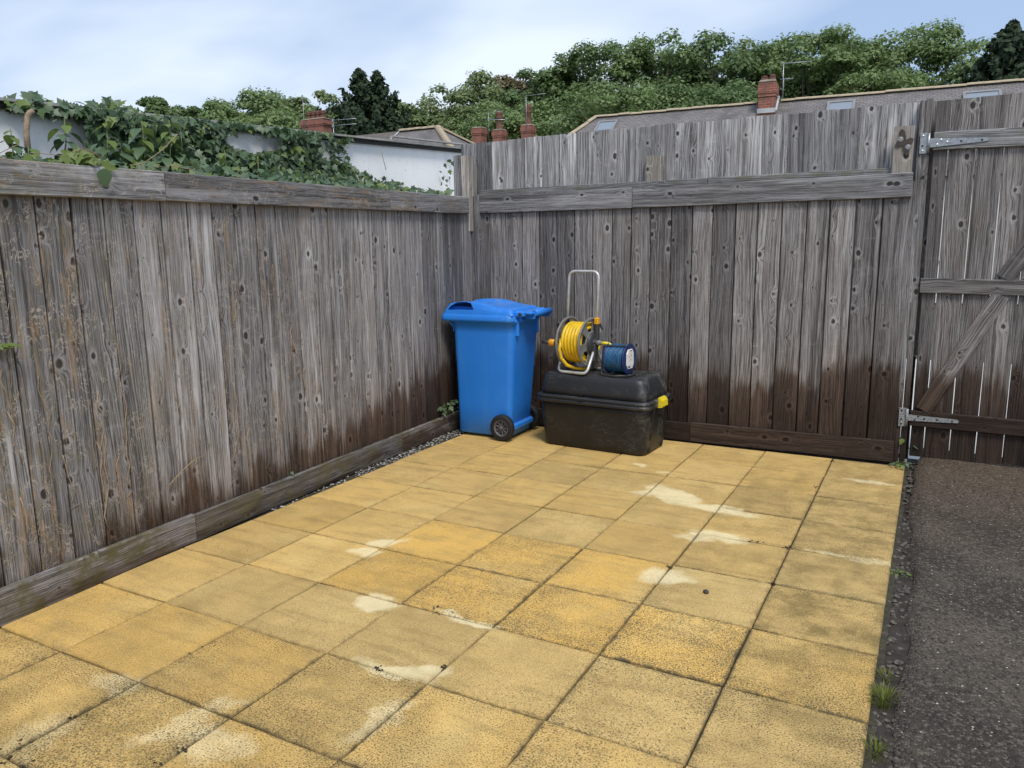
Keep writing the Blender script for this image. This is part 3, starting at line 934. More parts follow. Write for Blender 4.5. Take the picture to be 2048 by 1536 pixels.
for i in range(len(upper) - 1):
    a, b = upper[i], upper[i + 1]
    w = b - a - random.choice((0.003, 0.004, 0.005)) - (0.004 if a > -1.3 else 0)
    ztop = 2.322 + 0.012 * max(0, min(1, (a + 3.3) / 1.0)) + random.uniform(-.004, .006)
    o = link("upper_board", meshes[random.randrange(6)], back_fence, T((a + b) / 2, 0.155, ztop - 2.32) @ Matrix.Rotation(random.uniform(-.003, .003), 4, 'Y') @ Matrix.Scale(w / 0.1475, 4, (1, 0, 0)))
    board_props(o, -9, 0, 0, random.uniform(.4, 1.0))


def rail_x(name, x0, x1, z0, h, yfront, t, mat, parent, seed, z1=None, **pr):
    """a board laid along x; its front face at yfront"""
    z1 = z0 if z1 is None else z1
    d = Vector((x1 - x0, 0, z1 - z0)); L = d.length; d.normalize()
    me = board_mesh(name, h, t, L, mat, seed, False, 5, 0.004)
    Y = Vector((0, 1, 0))
    o = link(name, me, parent, frame(Y.cross(d), Y, d, (x0, yfront + t, z0 + h / 2)))
    board_props(o, **pr)
    return o


rail_x("top_rail", -3.300, -1.948, 1.743, 0.150, 0.026, 0.026, M_WOOD_TOP, back_fence, 140, silver=.3)
rail_x("top_rail", -1.944, -0.088, 1.743, 0.150, 0.026, 0.026, M_WOOD_TOP, back_fence, 141, 1.749, silver=.55)
rail_x("ledge_rail", -3.29, -1.40, 1.895, 0.040, 0.076, 0.050, M_WOOD_TOP, back_fence, 142, silver=.2, algae=.35)
rail_x("ledge_rail", -1.395, -0.20, 1.899, 0.040, 0.076, 0.050, M_WOOD_TOP, back_fence, 143, silver=.2, algae=.45)
rail_x("gravel_board", -3.29, -1.463, 0.0, 0.142, 0.028, 0.024, M_WOOD, back_fence, 144, wet=.55, algae=.15)
rail_x("gravel_board", -1.459, -0.082, 0.002, 0.146, 0.030, 0.024, M_WOOD, back_fence, 145, 0.008, wet=.55, algae=.15)


def post(name, x, y, z0, z1, wx, wy, parent, seed, mat=M_WOOD_TOP, rot=0.0, **pr):
    me = board_mesh(name, wx, wy, z1 - z0, mat, seed, False, 4, 0.004)
    o = link(name, me, parent, T(x, y + wy / 2, z0) @ RZ(rot))
    board_props(o, **pr)
    return o


post("post", -1.806, 0.099, 1.80, 2.118, 0.118, 0.046, back_fence, 150, mat=M_WOOD_NEW, silver=.2, algae=.2)          # cut stub behind the rail
post("post", -0.158, 0.058, 1.75, 2.185, 0.118, 0.030, back_fence, 151, mat=M_WOOD_NEW, silver=.2)                     # short upright by the gate
post("post", -0.066, 0.135, 0.0, 2.335, 0.030, 0.110, back_fence, 152, mat=M_WOOD, wet=.5, silver=.2)  # edge of end post
post("post", -3.365, -0.005, 1.60, 2.205, 0.075, 0.075, back_fence, 153, mat=M_WOOD_NEW, silver=1.0)                   # corner uprights
post("post", -3.445, 0.020, 1.55, 2.215, 0.085, 0.075, back_fence, 154, silver=.3)
post("corner_batten", -3.318, 0.040, 0.0, 1.885, 0.095, 0.055, back_fence, 155, mat=M_WOOD, wet=.55, silver=.5)
for x in (-2.6, -0.9):
    post("post", x, 0.215, -0.1, 1.95, 0.09, 0.09, back_fence, 156, mat=M_WOOD)
# iron bracket nailed to the short upright
br = MB()
ring = []
for i in range(24):
    a = 2 * PI * i / 24
    rr = 0.042 + 0.020 * math.cos(4 * (a - PI / 4 + 0.5)) + 0.012 * math.cos(2 * (a + 0.9))
    ring.append((rr * math.cos(a), rr * 1.25 * math.sin(a)))
br.loft([[(x, -0.006, z) for x, z in ring], [(x, 0.0, z) for x, z in ring]], True, True, False)
bk = br.build("bracket", M_RUST, back_fence, T(-0.152, 0.0405, 2.085))
for (dx, dz) in ((-0.022, 0.02), (0.022, -0.03)):
    m = MB().lathe([(0.0, -0.0075), (0.014, -0.0075), (0.016, -0.006)], 16, 'Y'); m.build("bracket_washer", M_GALV_OLD, bk, T(-0.152 + dx, 0.0405, 2.085 + dz))

# ---- gate
gate = thing("garden_gate", "ledged and braced grey board gate hung on two steel strap hinges", "gate", T(0.42, 0.12, 0.05))
GY = 0.098
gs = [0.010, 0.095, 0.243, 0.391, 0.540, 0.690, 0.840, 0.985]
meshes = [board_mesh("board", 0.1435, 0.019, 2.275, M_WOOD_GATE, 170 + i, False, 3, 0.0025, 0.0014) for i in range(5)]
for i in range(len(gs) - 1):
    a, b = gs[i], gs[i + 1]
    w = b - a - random.uniform(.0045, .0075)
    zb = 0.052 + 0.006 * (a / .5)
    o = link("board", meshes[i % 5], gate, T((a + b) / 2, GY + 0.019, zb) @ Matrix.Scale(w / 0.1435, 4, (1, 0, 0)))
    board_props(o, 0.66 + random.uniform(-.08, .08), 0, 0, random.uniform(.05, .25))
rail_x("rail", 0.010, 0.98, 2.030, 0.108, GY - 0.024, 0.023, M_WOOD_TOP, gate, 180, 2.016, silver=.5, algae=.2)
rail_x("rail", 0.000, 0.98, 1.142, 0.094, GY - 0.024, 0.023, M_WOOD_GATE, gate, 181, 1.130, silver=.4)
rail_x("rail", 0.000, 0.98, 0.262, 0.104, GY - 0.024, 0.023, M_WOOD_GATE, gate, 182, 0.250, wet=.65, silver=.1)
for (p0, p1, sd) in (((0.075, 0.372), (0.448, 1.136), 183), ((0.456, 1.238), (0.90, 2.02), 184)):
    d = Vector((p1[0] - p0[0], 0, p1[1] - p0[1])); L = d.length; d.normalize()
    me = board_mesh("brace", 0.098, 0.022, L, M_WOOD_GATE, sd, False, 5, 0.004)
    Y = Vector((0, 1, 0))
    o = link("brace", me, gate, frame(Y.cross(d), Y, d, (p0[0], GY - 0.0015, p0[1])))
    board_props(o, 0.62, 0, 0, .3)
# hinges
def hinge(z, mat, parent, L, wl):
    m = MB()
    m.box(-0.045, 0, 0, 0.042, 0.004, 0.125, c=0.001)
    m.tube([(-0.017, -0.006, -0.058), (-0.017, -0.006, 0.058)], 0.0085, 10)
    m.add([(-0.012, -0.004, -0.028 * wl), (L, -0.004, -0.011), (L + .010, -0.004, 0), (L, -0.004, 0.011), (-0.012, -0.004, 0.028 * wl),
           (-0.012, 0, -0.028 * wl), (L, 0, -0.011), (L + .010, 0, 0), (L, 0, 0.011), (-0.012, 0, 0.028 * wl)],
          [(0, 1, 2, 3, 4), (0, 5, 6, 1), (1, 6, 7, 2), (2, 7, 8, 3), (3, 8, 9, 4), (4, 9, 5, 0)])
    M0 = T(0.0, GY - 0.0265, z)
    h = m.build("strap_hinge", mat, parent, M0)
    for (x, zz, mm) in ((-0.05, 0.045, 0), (-0.05, -0.015, 1), (-0.048, -0.045, 0), (0.03, -0.012, 0), (0.05, 0.015, 0), (0.085, 0.0, 0), (0.16, 0, 1), (L - 0.03, 0, 1)):
        if x > L - 0.01: continue
        s = MB().lathe([(0.0, -0.0065), (0.0052, -0.006), (0.0066, -0.0035)], 10, 'Y')
        s.build("screw", (M_BOLT, M_SCREW)[mm if mat is M_GALV else 1], h, M0 @ T(x, -0.001 if x > -0.02 else 0.001, zz))


hinge(2.075, M_GALV, gate, 0.300, 1.0)
hinge(0.318, M_GALV_OLD, gate, 0.275, 0.75)
# gate posts
gp = thing("gate_post", "dark square post between the back fence and the gate", "post", T(-0.03, 0.15, 0))
o = link("post_shaft", board_mesh("post_shaft", 0.038, 0.075, 2.345, M_WOOD_GATE, 190, False, 4, 0.003), gp, T(-0.0285, 0.172, 0.0)); board_props(o, .6, 0, 0, .2)
gp = thing("gate_post", "square post beyond the free edge of the gate", "post", T(1.06, 0.15, 0))
o = link("post_shaft", board_mesh("post_shaft", 0.09, 0.09, 2.345, M_WOOD, 191, False, 4, 0.003), gp, T(1.045, 0.20, 0.0)); board_props(o, .6, 0, 0, .2)
o = MB().box(0.62, 0.21, -0.04, 1.05, 0.16, 0.155, c=0.004).build("threshold", M_LANE)
tag(o, "pale concrete threshold strip under the gate", "threshold", kind="structure")

o = link("gap_blocker", board_mesh("gap_blocker", 0.07, 0.02, 1.62, M_WOOD, 195, False, 4, 0.003), bpy.data.objects["gate_post"], T(-0.01, 0.20, 0.72)); board_props(o, -9, 0, 0, .1)  # board added behind the gap beside the gate so the slot stays dark
o = link("gap_blocker", board_mesh("gap_blocker", 0.046, 0.02, 0.71, M_WOOD, 196, False, 4, 0.003), bpy.data.objects["gate_post"], T(-0.017, 0.20, 0.005)); board_props(o, 1.0, 0, 0, .0)  # narrower board added lower down, blocking all but a thin slit of light
# nail heads on the rails are small; a few that show
def nails(parent, spots):
    me = MB().lathe([(0.0, -0.002), (0.0028, -0.0018), (0.0032, 0.0)], 8, 'Y').mesh("nail", M_SCREW)
    for (x, y, z) in spots: link("nail", me, parent, T(x, y, z))


nails(back_fence, [((lower[i] + lower[i + 1]) / 2 + s * 0.04, 0.0525, z + random.uniform(-.01, .01)) for i in range(8, 21) for s in (-1, 1) for z in (1.06,) if True])

# ================================================================== wheelie bin
BM = T(-2.925, -0.345, 0.0) @ RZ(rad(0.5)) @ Matrix.Scale(1.032, 4, (0, 0, 1))        # local +x is the back of the bin (wheels), +y its far side
bin_ = thing("wheelie_bin", "tall blue plastic wheelie bin with closed lid in the fence corner", "bin", BM)
body = MB()
rings = []
for (z, x0, x1, hy, r) in ((0.022, -0.250, 0.205, 0.170, .03), (0.03, -0.256, 0.218, 0.178, .04), (0.25, -0.256, 0.232, 0.190, .045), (0.55, -0.257, 0.254, 0.208, .05),
                           (0.80, -0.260, 0.274, 0.224, .055), (0.872, -0.262, 0.280, 0.229, .055), (0.874, -0.274, 0.288, 0.237, .055), (0.905, -0.276, 0.29, 0.238, .055)):
    rings.append(rrect((x1 - x0) / 2, hy, r, z, 5, (x0 + x1) / 2, 0))
body.loft(rings, True, True, True)
b = body.build("body", M_BIN, bin_, BM)
# moulded stiffeners near the hinge and the axle housing
m = MB()
m.box(0.218, 0, 0.095, 0.06, 0.33, 0.05, c=.012); m.build("axle_housing", M_BIN, bin_, BM)
for s in (-1, 1):
    m = MB(); m.box(0.278, s * 0.165, 0.84, 0.035, 0.03, 0.12, c=.006); m.build("rib", M_BIN, bin_, BM)
m = MB()
m.add([(-0.262, -0.02, 0.86), (-0.30, -0.02, 0.872), (-0.30, -0.02, 0.855), (-0.272, -0.02, 0.83), (-0.272, -0.02, 0.80), (-0.262, -0.02, 0.80)]
      + [(-0.262, 0.02, 0.86), (-0.30, 0.02, 0.872), (-0.30, 0.02, 0.855), (-0.272, 0.02, 0.83), (-0.272, 0.02, 0.80), (-0.262, 0.02, 0.80)],
      [(0, 1, 2, 3, 4, 5), (11, 10, 9, 8, 7, 6), (0, 6, 7, 1), (1, 7, 8, 2), (2, 8, 9, 3), (3, 9, 10, 4), (4, 10, 11, 5), (5, 11, 6, 0)])
m.build("lifting_lug", M_BIN, bin_, BM @ T(0, -0.17, 0.0))
# lid: skirt and moulded top
lid = MB()
sk = []
for (z, o_) in ((0.884, 0.020), (0.884, 0.026), (0.898, 0.028), (0.928, 0.026), (0.936, 0.018)):
    sk.append([(p[0] - (0.055 if p[0] < 0 else 0.0) * (1 if z < 0.93 else 0.9), p[1], z) for p in rrect(0.268 + o_, 0.222 + o_, 0.055, z, 5, -0.010, 0)])
lid.loft(sk, True, False, True)
NU, NVV = 60, 84
grid = []
for i in range(NU + 1):
    u = i / NU
    row = []
    for j in range(NVV + 1):
        v = -1 + 2 * j / NVV
        x = -0.338 + u * 0.618
        y = v * 0.239
        corner = max(0, abs(v) - 0.86) / 0.14
        if u < 0.10: x += 0.03 * corner ** 2 * (1 - u / 0.10)
        av = abs(v)
        hump = 1 / (1 + math.exp(-(av - 0.50) / 0.055)) * (1.0 - 0.35 * max(0, (av - .70) / .30) ** 2)
        uu = (u - 0.36) / (0.40 if u < 0.36 else 0.36)
        prof = 0.050 * math.exp(-abs(uu) ** 2.6) + 0.026
        pan = 0.044 + 0.022 * math.exp(-((u - 0.45) / 0.40) ** 2)
        edge = min(1, (1 - av) / 0.13) * min(1, u / 0.10) * min(1, (1 - u) / 0.05)
        edge = max(0.0, edge) ** 0.5
        h = (pan * (1 - hump) + (prof + 0.018) * hump) * edge
        # hand recess in the outer shoulder of each hump
        row.append((x, y, 0.934 + h))
    grid.append(row)
lid_v = [p for row in grid for p in row]
lid_f, nq = [], NVV + 1
for i in range(NU):
    for j in range(NVV):
        av = abs(-1 + 2 * (j + .5) / NVV); u = (i + .5) / NU
        top_edge = 0.985 - 0.135 * math.sin(PI * min(1, max(0, (u - .08) / .38))) ** .6
        if 0.08 < u < 0.46 and top_edge < av < 0.985: continue
        a = i * nq + j
        lid_f.append((a, a + 1, a + nq + 1, a + nq))
lid.add(lid_v, lid_f, True)
for sg in (-1, 1):       # pockets behind the hand grips
    xa, xb = -0.338 + .07 * .618, -0.338 + .47 * .618
    ya, yb = sg * .985 * .239, sg * .60 * .239
    lid.add([(xa, ya, .937), (xb, ya, .937), (xb, yb, .937), (xa, yb, .937), (xb, yb, .985), (xa, yb, .985), (xa, ya, .96), (xb, ya, .96)],
            [(0, 1, 2, 3), (3, 2, 4, 5), (0, 3, 5, 6), (1, 7, 4, 2)])
ld = lid.build("lid", M_BIN, bin_, BM)
# hinge lugs, bolts and rear handle
for s in (-1, 1):
    m = MB(); m.box(0.310, s * 0.175, 0.945, 0.085, 0.05, 0.045, c=.012); m.build("lid_hinge", M_BIN, bin_, BM)
me = MB().lathe([(0.0, -0.006), (0.012, -0.006), (0.014, 0.0)], 14, 'Y').mesh("hinge_pin", M_SCREW)
for (s) in (-1,):
    link("hinge_pin", me, ld, BM @ T(0.325, s * 0.2005, 0.945))
m = MB()
m.tube([(0.380, -0.08, 0.945), (0.380, 0.20, 0.945)], 0.024, 14)
m.box(0.330, 0.03, 0.946, 0.11, 0.33, 0.026, c=.010)
for s in (-1, 1): m.box(0.340, 0.06 + s * 0.13, 0.925, 0.09, 0.020, 0.05, c=.006)
m.build("handle", M_BIN, bin_, BM)
# wheels
m = MB()
m.tube([(0.172, -0.24, 0.10), (0.172, 0.24, 0.10)], 0.011, 10)
m.build("axle", M_CHROME, bin_, BM)
tyre = MB().lathe([(0.062, -0.026), (0.085, -0.026), (0.096, -0.022), (0.100, -0.010), (0.100, 0.010), (0.096, 0.022), (0.085, 0.026), (0.062, 0.026), (0.062, -0.026)], 36, 'Y').mesh("tyre", M_RUBBER)
rm = MB()
rm.lathe([(0.063, -0.018), (0.064, -0.024), (0.059, -0.026), (0.054, -0.022), (0.054, 0.018)], 32, 'Y')
rm.lathe([(0.0, -0.026), (0.009, -0.026), (0.013, -0.020), (0.014, 0.0)], 16, 'Y')
rm.lathe([(0.0, 0.004), (0.056, 0.004)], 24, 'Y')
for i in range(9):
    a = 2 * PI * i / 9
    rm.box(0.034, -0.012, 0, 0.046, 0.010, 0.006, M=Matrix.Rotation(a, 4, 'Y'))
rim_mesh = rm.mesh("rim", M_RIMGREY)
for (yv, fl) in ((-0.222, 1), (0.222, -1)):
    wm_ = BM @ T(0.172, yv, 0.1) @ (Matrix.Identity(4) if fl == 1 else RZ(PI))
    wh = link("wheel", tyre, bin_, wm_)
    link("rim", rim_mesh, wh, wm_)

# ================================================================== storage trunk
KM = T(-2.020, -0.318, 0.0) @ RZ(rad(-3.4))
trunk = thing("storage_trunk", "scuffed black plastic storage trunk with a yellow end clip beside the bin", "storage trunk", KM)
m = MB()
rings = []
for (z, hx, hy, r) in ((0.0, 0.390, 0.192, .05), (0.006, 0.405, 0.207, .06), (0.05, 0.412, 0.214, .065), (0.30, 0.425, 0.232, .07), (0.345, 0.430, 0.236, .07)):
    rings.append(rrect(hx, hy, r, z, 6))
m.loft(rings, True, True, True)
m.build("body", M_TRUNK, trunk, KM)
m = MB()
rings = []
for (z, o_) in ((0.336, 0.004), (0.340, 0.022), (0.352, 0.026), (0.362, 0.026), (0.366, 0.018), (0.372, 0.018), (0.376, 0.026), (0.388, 0.024), (0.394, 0.004)):
    rings.append(rrect(0.430 + o_, 0.236 + o_, 0.075 + o_ * .5, z, 6))
m.loft(rings, True, True, True)
m.build("rim", M_LID, trunk, KM)
m = MB()
rings = []
for (z, o_, r) in ((0.390, 0.0, .070), (0.44, -0.006, .070), (0.50, -0.016, .072), (0.530, -0.024, .072), (0.544, -0.034, .068), (0.550, -0.048, .06), (0.551, -0.062, .05)):
    rings.append(rrect(0.428 + o_, 0.232 + o_, r, z, 6))
m.loft(rings, True, True, True)
tl = m.build("lid", M_LID, trunk, KM)
# moulded panel lines on the lid top and lid lugs
m = MB()
for s in (-1, 1):
    m.box(s * 0.300, 0.0, 0.5535, 0.010, 0.25, 0.006, c=.002)
    m.box(s * 0.325, -0.05, 0.553, 0.04, 0.012, 0.006, c=.002); m.box(s * 0.325, 0.09, 0.553, 0.04, 0.012, 0.006, c=.002)
m.build("lid_ridge", M_LID, tl, KM)
m = MB(); m.box(-0.06, -0.262, 0.384, 0.045, 0.018, 0.022, c=.005); m.build("lid_lug", M_LID, trunk, KM)
m = MB(); m.box(-0.452, -0.02, 0.384, 0.03, 0.09, 0.03, c=.006); m.build("end_clip", M_LID, trunk, KM)
m = MB()
pr = [(0.0, 0.0), (0.030, 0.004), (0.034, 0.012), (0.030, 0.050), (0.014, 0.070), (0.0, 0.072)]
m.loft([[(x, -0.055, z) for x, z in pr], [(x, 0.055, z) for x, z in pr]], True, True, False)
o = m.build("end_clip", M_YELLOW, trunk, KM @ T(0.452, -0.015, 0.335)); o["label"] = "bright yellow clip on the trunk's right end"
# recessed end ribs and the little transport wheels
for yv in (-0.105, 0.085):
    m = MB()
    m.add([(0.420, yv - .007, 0.10), (0.420, yv + .007, 0.10), (0.443, yv + .007, 0.335), (0.443, yv - .007, 0.335),
           (0.400, yv - .007, 0.10), (0.400, yv + .007, 0.10), (0.420, yv + .007, 0.335), (0.420, yv - .007, 0.335)],
          [(0, 1, 2, 3), (0, 4, 5, 1), (1, 5, 6, 2), (3, 2, 6, 7), (0, 3, 7, 4)])
    m.build("end_rib", M_TRUNK, trunk, KM)
wme = MB().lathe([(0.0, -0.014), (0.034, -0.014), (0.038, -0.010), (0.038, 0.010), (0.034, 0.014), (0.0, 0.014)], 20, 'Y').mesh("wheel", M_RUBBER)
for yv in (-0.12, 0.12): link("wheel", wme, trunk, KM @ T(0.380, yv, 0.038))

# ================================================================== hose reel
TOPZ = 0.551
HM = T(-2.178, -0.392, TOPZ) @ RZ(rad(-9))         # local x is the spool axis
reel = thing("hose_reel", "wound yellow garden hose on a grey reel with tall steel handle", "hose reel", HM)
AZ = 0.222; HWX = 0.128
m = MB()
m.tube(fillet([(-HWX, 0.01, AZ), (-HWX + .002, 0.045, 0.735), (HWX - .002, 0.045, 0.735), (HWX, 0.01, AZ)], 0.055, 8), 0.0108, 10)
m.build("handle", M_CHROME, reel, HM)
m = MB()
m.tube(fillet([(-HWX, 0.0, AZ - 0.02), (-HWX + .003, -0.115, 0.0108), (HWX - .003, -0.115, 0.0108), (HWX, 0.0, AZ - 0.02)], 0.045, 8), 0.0108, 10)
m.build("front_foot", M_CHROME, reel, HM)
m = MB()
m.tube(fillet([(-HWX, 0.0, AZ - 0.02), (-HWX + .003, 0.14, 0.0108), (HWX - .003, 0.14, 0.0108), (HWX, 0.0, AZ - 0.02)], 0.045, 8), 0.0108, 10)
m.build("rear_foot", M_CHROME, reel, HM)


def flange_mesh(R, nh, name, mat, th=0.008):
    """dished disc with trapezoid openings"""
    m = MB()
    def ringpts(r, x, n=48): return [(x, r * math.cos(2 * PI * k / n), r * math.sin(2 * PI * k / n)) for k in range(n)]
    for side in (-1, 1):
        r_in = [(0.0, 0.0), (R * .42, 0)]
    # outer rolled rim
    m.lathe([(R * .90, -th), (R * .97, -th), (R, -th * .4), (R, th * .4), (R * .97, th), (R * .90, th), (R * .90, -th)], 48, 'X')
    # inner plate
    m.lathe([(0.0, -th * .6), (R * .46, -th * .6), (R * .46, th * .6), (0.0, th * .6)], 48, 'X')
    # webs between the openings
    for i in range(nh):
        a0 = 2 * PI * i / nh
        ha, hb = 0.62 * PI / nh, 0.50 * PI / nh
        vs, fs = [], []
        for x in (-th * .5, th * .5):
            for (r, h) in ((R * .45, ha), (R * .66, hb * .85), (R * .91, hb)):
                for q in (-1, -0.33, 0.33, 1):
                    vs.append((x, r * math.cos(a0 + q * h), r * math.sin(a0 + q * h)))
        for row in range(2):
            for q in range(3):
                a = row * 4 + q
                fs.append((a, a + 1, a + 5, a + 4)); fs.append((a + 12, a + 16, a + 17, a + 13))
            fs.append((row * 4, row * 4 + 4, row * 4 + 16, row * 4 + 12)); fs.append((row * 4 + 3, row * 4 + 15, row * 4 + 19, row * 4 + 7))
        m.add(vs, fs)
    return m.mesh(name, mat)


R_ = 0.186
fm = flange_mesh(R_, 6, "flange", M_REEL)
for x in (-0.096, 0.096):
    link("flange", fm, reel, HM @ T(x, 0, AZ) @ Matrix.Rotation(rad(15), 4, 'X'))
m = MB(); m.lathe([(0.07, -0.094), (0.07, 0.094)], 32, 'X'); m.build("drum", M_REEL, reel, HM @ T(0, 0, AZ))
hose = MB()
pts_ = []
turns = [(0.112, -1), (0.138, 1)]
hr = 0.0138
for li, (rr, dr) in enumerate(turns):
    nt = 6
    for i in range(nt * 28 + 1):
        u = i / (nt * 28)
        a = 2 * PI * nt * u
        x = dr * (-0.080 + 0.160 * u)
        pts_.append((x, (rr + 0.002 * math.sin(3 * a)) * math.cos(a), (rr + 0.002 * math.sin(3 * a)) * math.sin(a)))
hose.tube(pts_, hr, 8)
# a slack loop hanging below the spool
loop = []
for i in range(30):
    u = i / 29
    a = PI * (0.93 - 1.30 * u) + PI
    rr = 0.140 + 0.045 * math.sin(PI * u)
    loop.append((-0.078 + 0.155 * u, -rr * math.cos(a - PI / 2) * 0.95, -abs(rr * math.sin(a - PI / 2)) - 0.0))
hose.tube([(-0.082, -0.13, 0.03), (-0.080, -0.158, -0.04), (-0.070, -0.150, -0.105), (-0.045, -0.115, -0.160), (-0.005, -0.06, -0.190), (0.045, 0.0, -0.196), (0.085, 0.05, -0.185)], hr * .9, 8)
hose.build("hose", M_HOSE, reel, HM @ T(0, 0, AZ))
# right side bracket and hub, clips, inlet
m = MB()
m.lathe([(0.0, 0.122), (0.060, 0.122), (0.074, 0.116), (0.078, 0.104), (0.078, 0.098)], 32, 'X', M=T(0, 0, AZ))
m.lathe([(0.0, 0.128), (0.024, 0.128), (0.028, 0.120)], 20, 'X', M=T(0, 0, AZ))
m.box(0.128, 0.022, AZ + 0.085, 0.030, 0.040, 0.13, c=.008)
m.box(0.130, -0.01, AZ - 0.07, 0.030, 0.050, 0.13, c=.008)
m.build("hub", M_HUB, reel, HM)
m = MB(); m.box(-0.128, 0.010, AZ, 0.030, 0.060, 0.14, c=.008); m.build("bracket", M_HUB, reel, HM)
m = MB(); m.box(0.128, 0.020, AZ + 0.158, 0.036, 0.038, 0.052, c=.007); m.build("handle_clip", M_ORANGE, reel, HM)
m = MB(); m.box(-0.128, 0.020, AZ + 0.150, 0.034, 0.036, 0.046, c=.007); m.build("handle_clip", M_HUB, reel, HM)
m = MB(); m.lathe([(0.0, -0.185), (0.018, -0.185), (0.026, -0.176), (0.026, -0.146), (0.018, -0.136), (0.0, -0.136)], 16, 'X', M=T(0, 0, AZ)); m.build("crank_knob", M_ORANGE, reel, HM @ T(0, -0.135, 0.0))
m = MB()
m.tube([(-0.180, -0.135, AZ), (-0.245, -0.135, AZ)], 0.0125, 12)
m.tube([(-0.105, -0.135, AZ), (-0.15, -0.135, AZ)], 0.014, 12)
m.build("crank_handle", M_HUB, reel, HM)
m = MB(); m.lathe([(0.0, 0.125), (0.016, 0.125), (0.016, 0.150), (0.020, 0.152), (0.020, 0.170), (0.015, 0.172), (0.015, 0.192), (0.0, 0.192)], 16, 'X', M=T(0, -0.01, AZ + 0.005)); m.build("connector", M_REEL, reel, HM)
m = MB(); m.tube([(0.188, -0.01, AZ + .005), (0.215, -0.01, AZ + .006), (0.245, 0.0, AZ + .0), (0.262, 0.02, AZ - .02)], 0.0125, 10); m.build("hose_tail", M_YELLOW, reel, HM)

# ================================================================== cable reel
EM = T(-1.870, -0.420, TOPZ) @ RZ(rad(-7)) @ Matrix.Diagonal((0.85, 1.0, 1.05, 1.0))
cr = thing("cable_reel", "small blue extension cable drum in a black tube frame on the trunk", "cable reel", EM)
m = MB()
fr = 0.0075
m.tube(fillet([(0.12, -0.045, 0.215), (0.055, -0.045, 0.205), (-0.108, -0.055, 0.205), (-0.108, -0.085, fr), (0.02, -0.098, fr), (0.125, -0.060, fr + .004)], 0.022, 6), fr, 10)
m.tube(fillet([(0.125, -0.060, fr + .004), (0.130, 0.06, fr), (-0.100, 0.085, fr), (-0.108, 0.055, 0.16), (-0.108, -0.055, 0.200)], 0.022, 6), fr, 10)
m.tube([(-0.108, 0.0, 0.118), (0.10, 0.0, 0.118)], 0.010, 10)
m.tube([(-0.108, -0.070, 0.118), (-0.108, 0.056, 0.118)], 0.008, 10)
m.build("frame", M_BLACKFRAME, cr, EM)
dm = MB().lathe([(0.0, -0.006), (0.100, -0.006), (0.106, -0.003), (0.106, 0.003), (0.100, 0.006), (0.0, 0.006)], 36, 'X').mesh("drum_flange", M_DRUM)
link("drum_flange", dm, cr, EM @ T(-0.078, 0, 0.118))
f2 = link("drum_flange", dm, cr, EM @ T(0.100, 0, 0.118))
cb = MB(); pts_ = []
for li, rr in enumerate((0.080, 0.091)):
    nt = 12
    for i in range(nt * 20 + 1):
        u = i / (nt * 20)
        a = 2 * PI * nt * u
        x = (-1) ** li * (-0.068 + 0.160 * u) + 0.0 * a
        pts_.append((x + 0.011, (rr + .0018 * math.sin(2.7 * a + li)) * math.cos(a), (rr + .0018 * math.sin(2.7 * a + li)) * math.sin(a)))
cb.tube(pts_, 0.0066, 6)
cb.lathe([(0.078, -0.07), (0.078, 0.095)], 24, 'X')
cb.build("cable", M_CABLE, cr, EM @ T(0, 0, 0.118))
m = MB()
pl = [(-0.036, -0.078), (0.036, -0.078), (0.062, -0.045), (0.062, 0.045), (0.036, 0.078), (-0.036, 0.078), (-0.062, 0.045), (-0.062, -0.045)]
pl = [(y * .86, z * .86) for y, z in pl]
m.loft([[(0.106, y, z) for y, z in pl], [(0.112, y * .96, z * .96) for y, z in pl]], True, True, False)
sp_ = m.build("socket_plate", M_SOCKET, cr, EM @ T(0, 0, 0.118))
m = MB()
for (y, z, a, b_) in ((-0.02, 0.02, .012, .004), (0.015, 0.022, .004, .014), (0.0, 0.0, .016, .004), (-0.012, -0.012, .004, .010), (0.018, -0.008, .010, .004), (0.004, 0.034, .012, .003)):
    m.box(0.1128, y, z, 0.0012, a, b_)
m.build("print_mark", M_MARK, sp_, EM @ T(0, 0, 0.118))
m = MB(); m.box(0.1128, -0.018, -0.052, 0.0015, .03, .012); m.box(0.1128, 0.010, 0.056, 0.0012, .022, .006)
m.build("print_mark", M_MARK2, sp_, EM @ T(0, 0, 0.118))


# ================================================================== garage beyond the left fence
GX = -4.0
def gz(y): return 2.197 + 0.0455 * (y + 3.3)
garage = thing("garage", "low garage with white painted wall and sloping sheet roof behind the ivy", "garage", T(-5.4, -1.2, 0))
y0, y1 = -6.2, 0.97
m = MB()
zb = 1.93
m.add([(GX, y0, zb), (GX, y1, zb), (GX, y1, gz(y1) - .02), (GX, y0, gz(y0) - .02), (GX - 2.7, y0, zb), (GX - 2.7, y1, zb), (GX - 2.7, y1, gz(y1) - .02), (GX - 2.7, y0, gz(y0) - .02)],
      [(0, 1, 2, 3), (1, 5, 6, 2), (5, 4, 7, 6), (4, 0, 3, 7)])
m.build("wall", M_GARAGE, garage, Matrix.Identity(4))
m = MB(); m.box(GX - 1.35, (y0 + y1) / 2, zb / 2 - .1, 2.66, y1 - y0 - .04, zb + .2); m.build("lower_wall", M_DARK, garage, Matrix.Identity(4))
Mroof = Matrix.Identity(4)
m = MB()
ov = 0.05
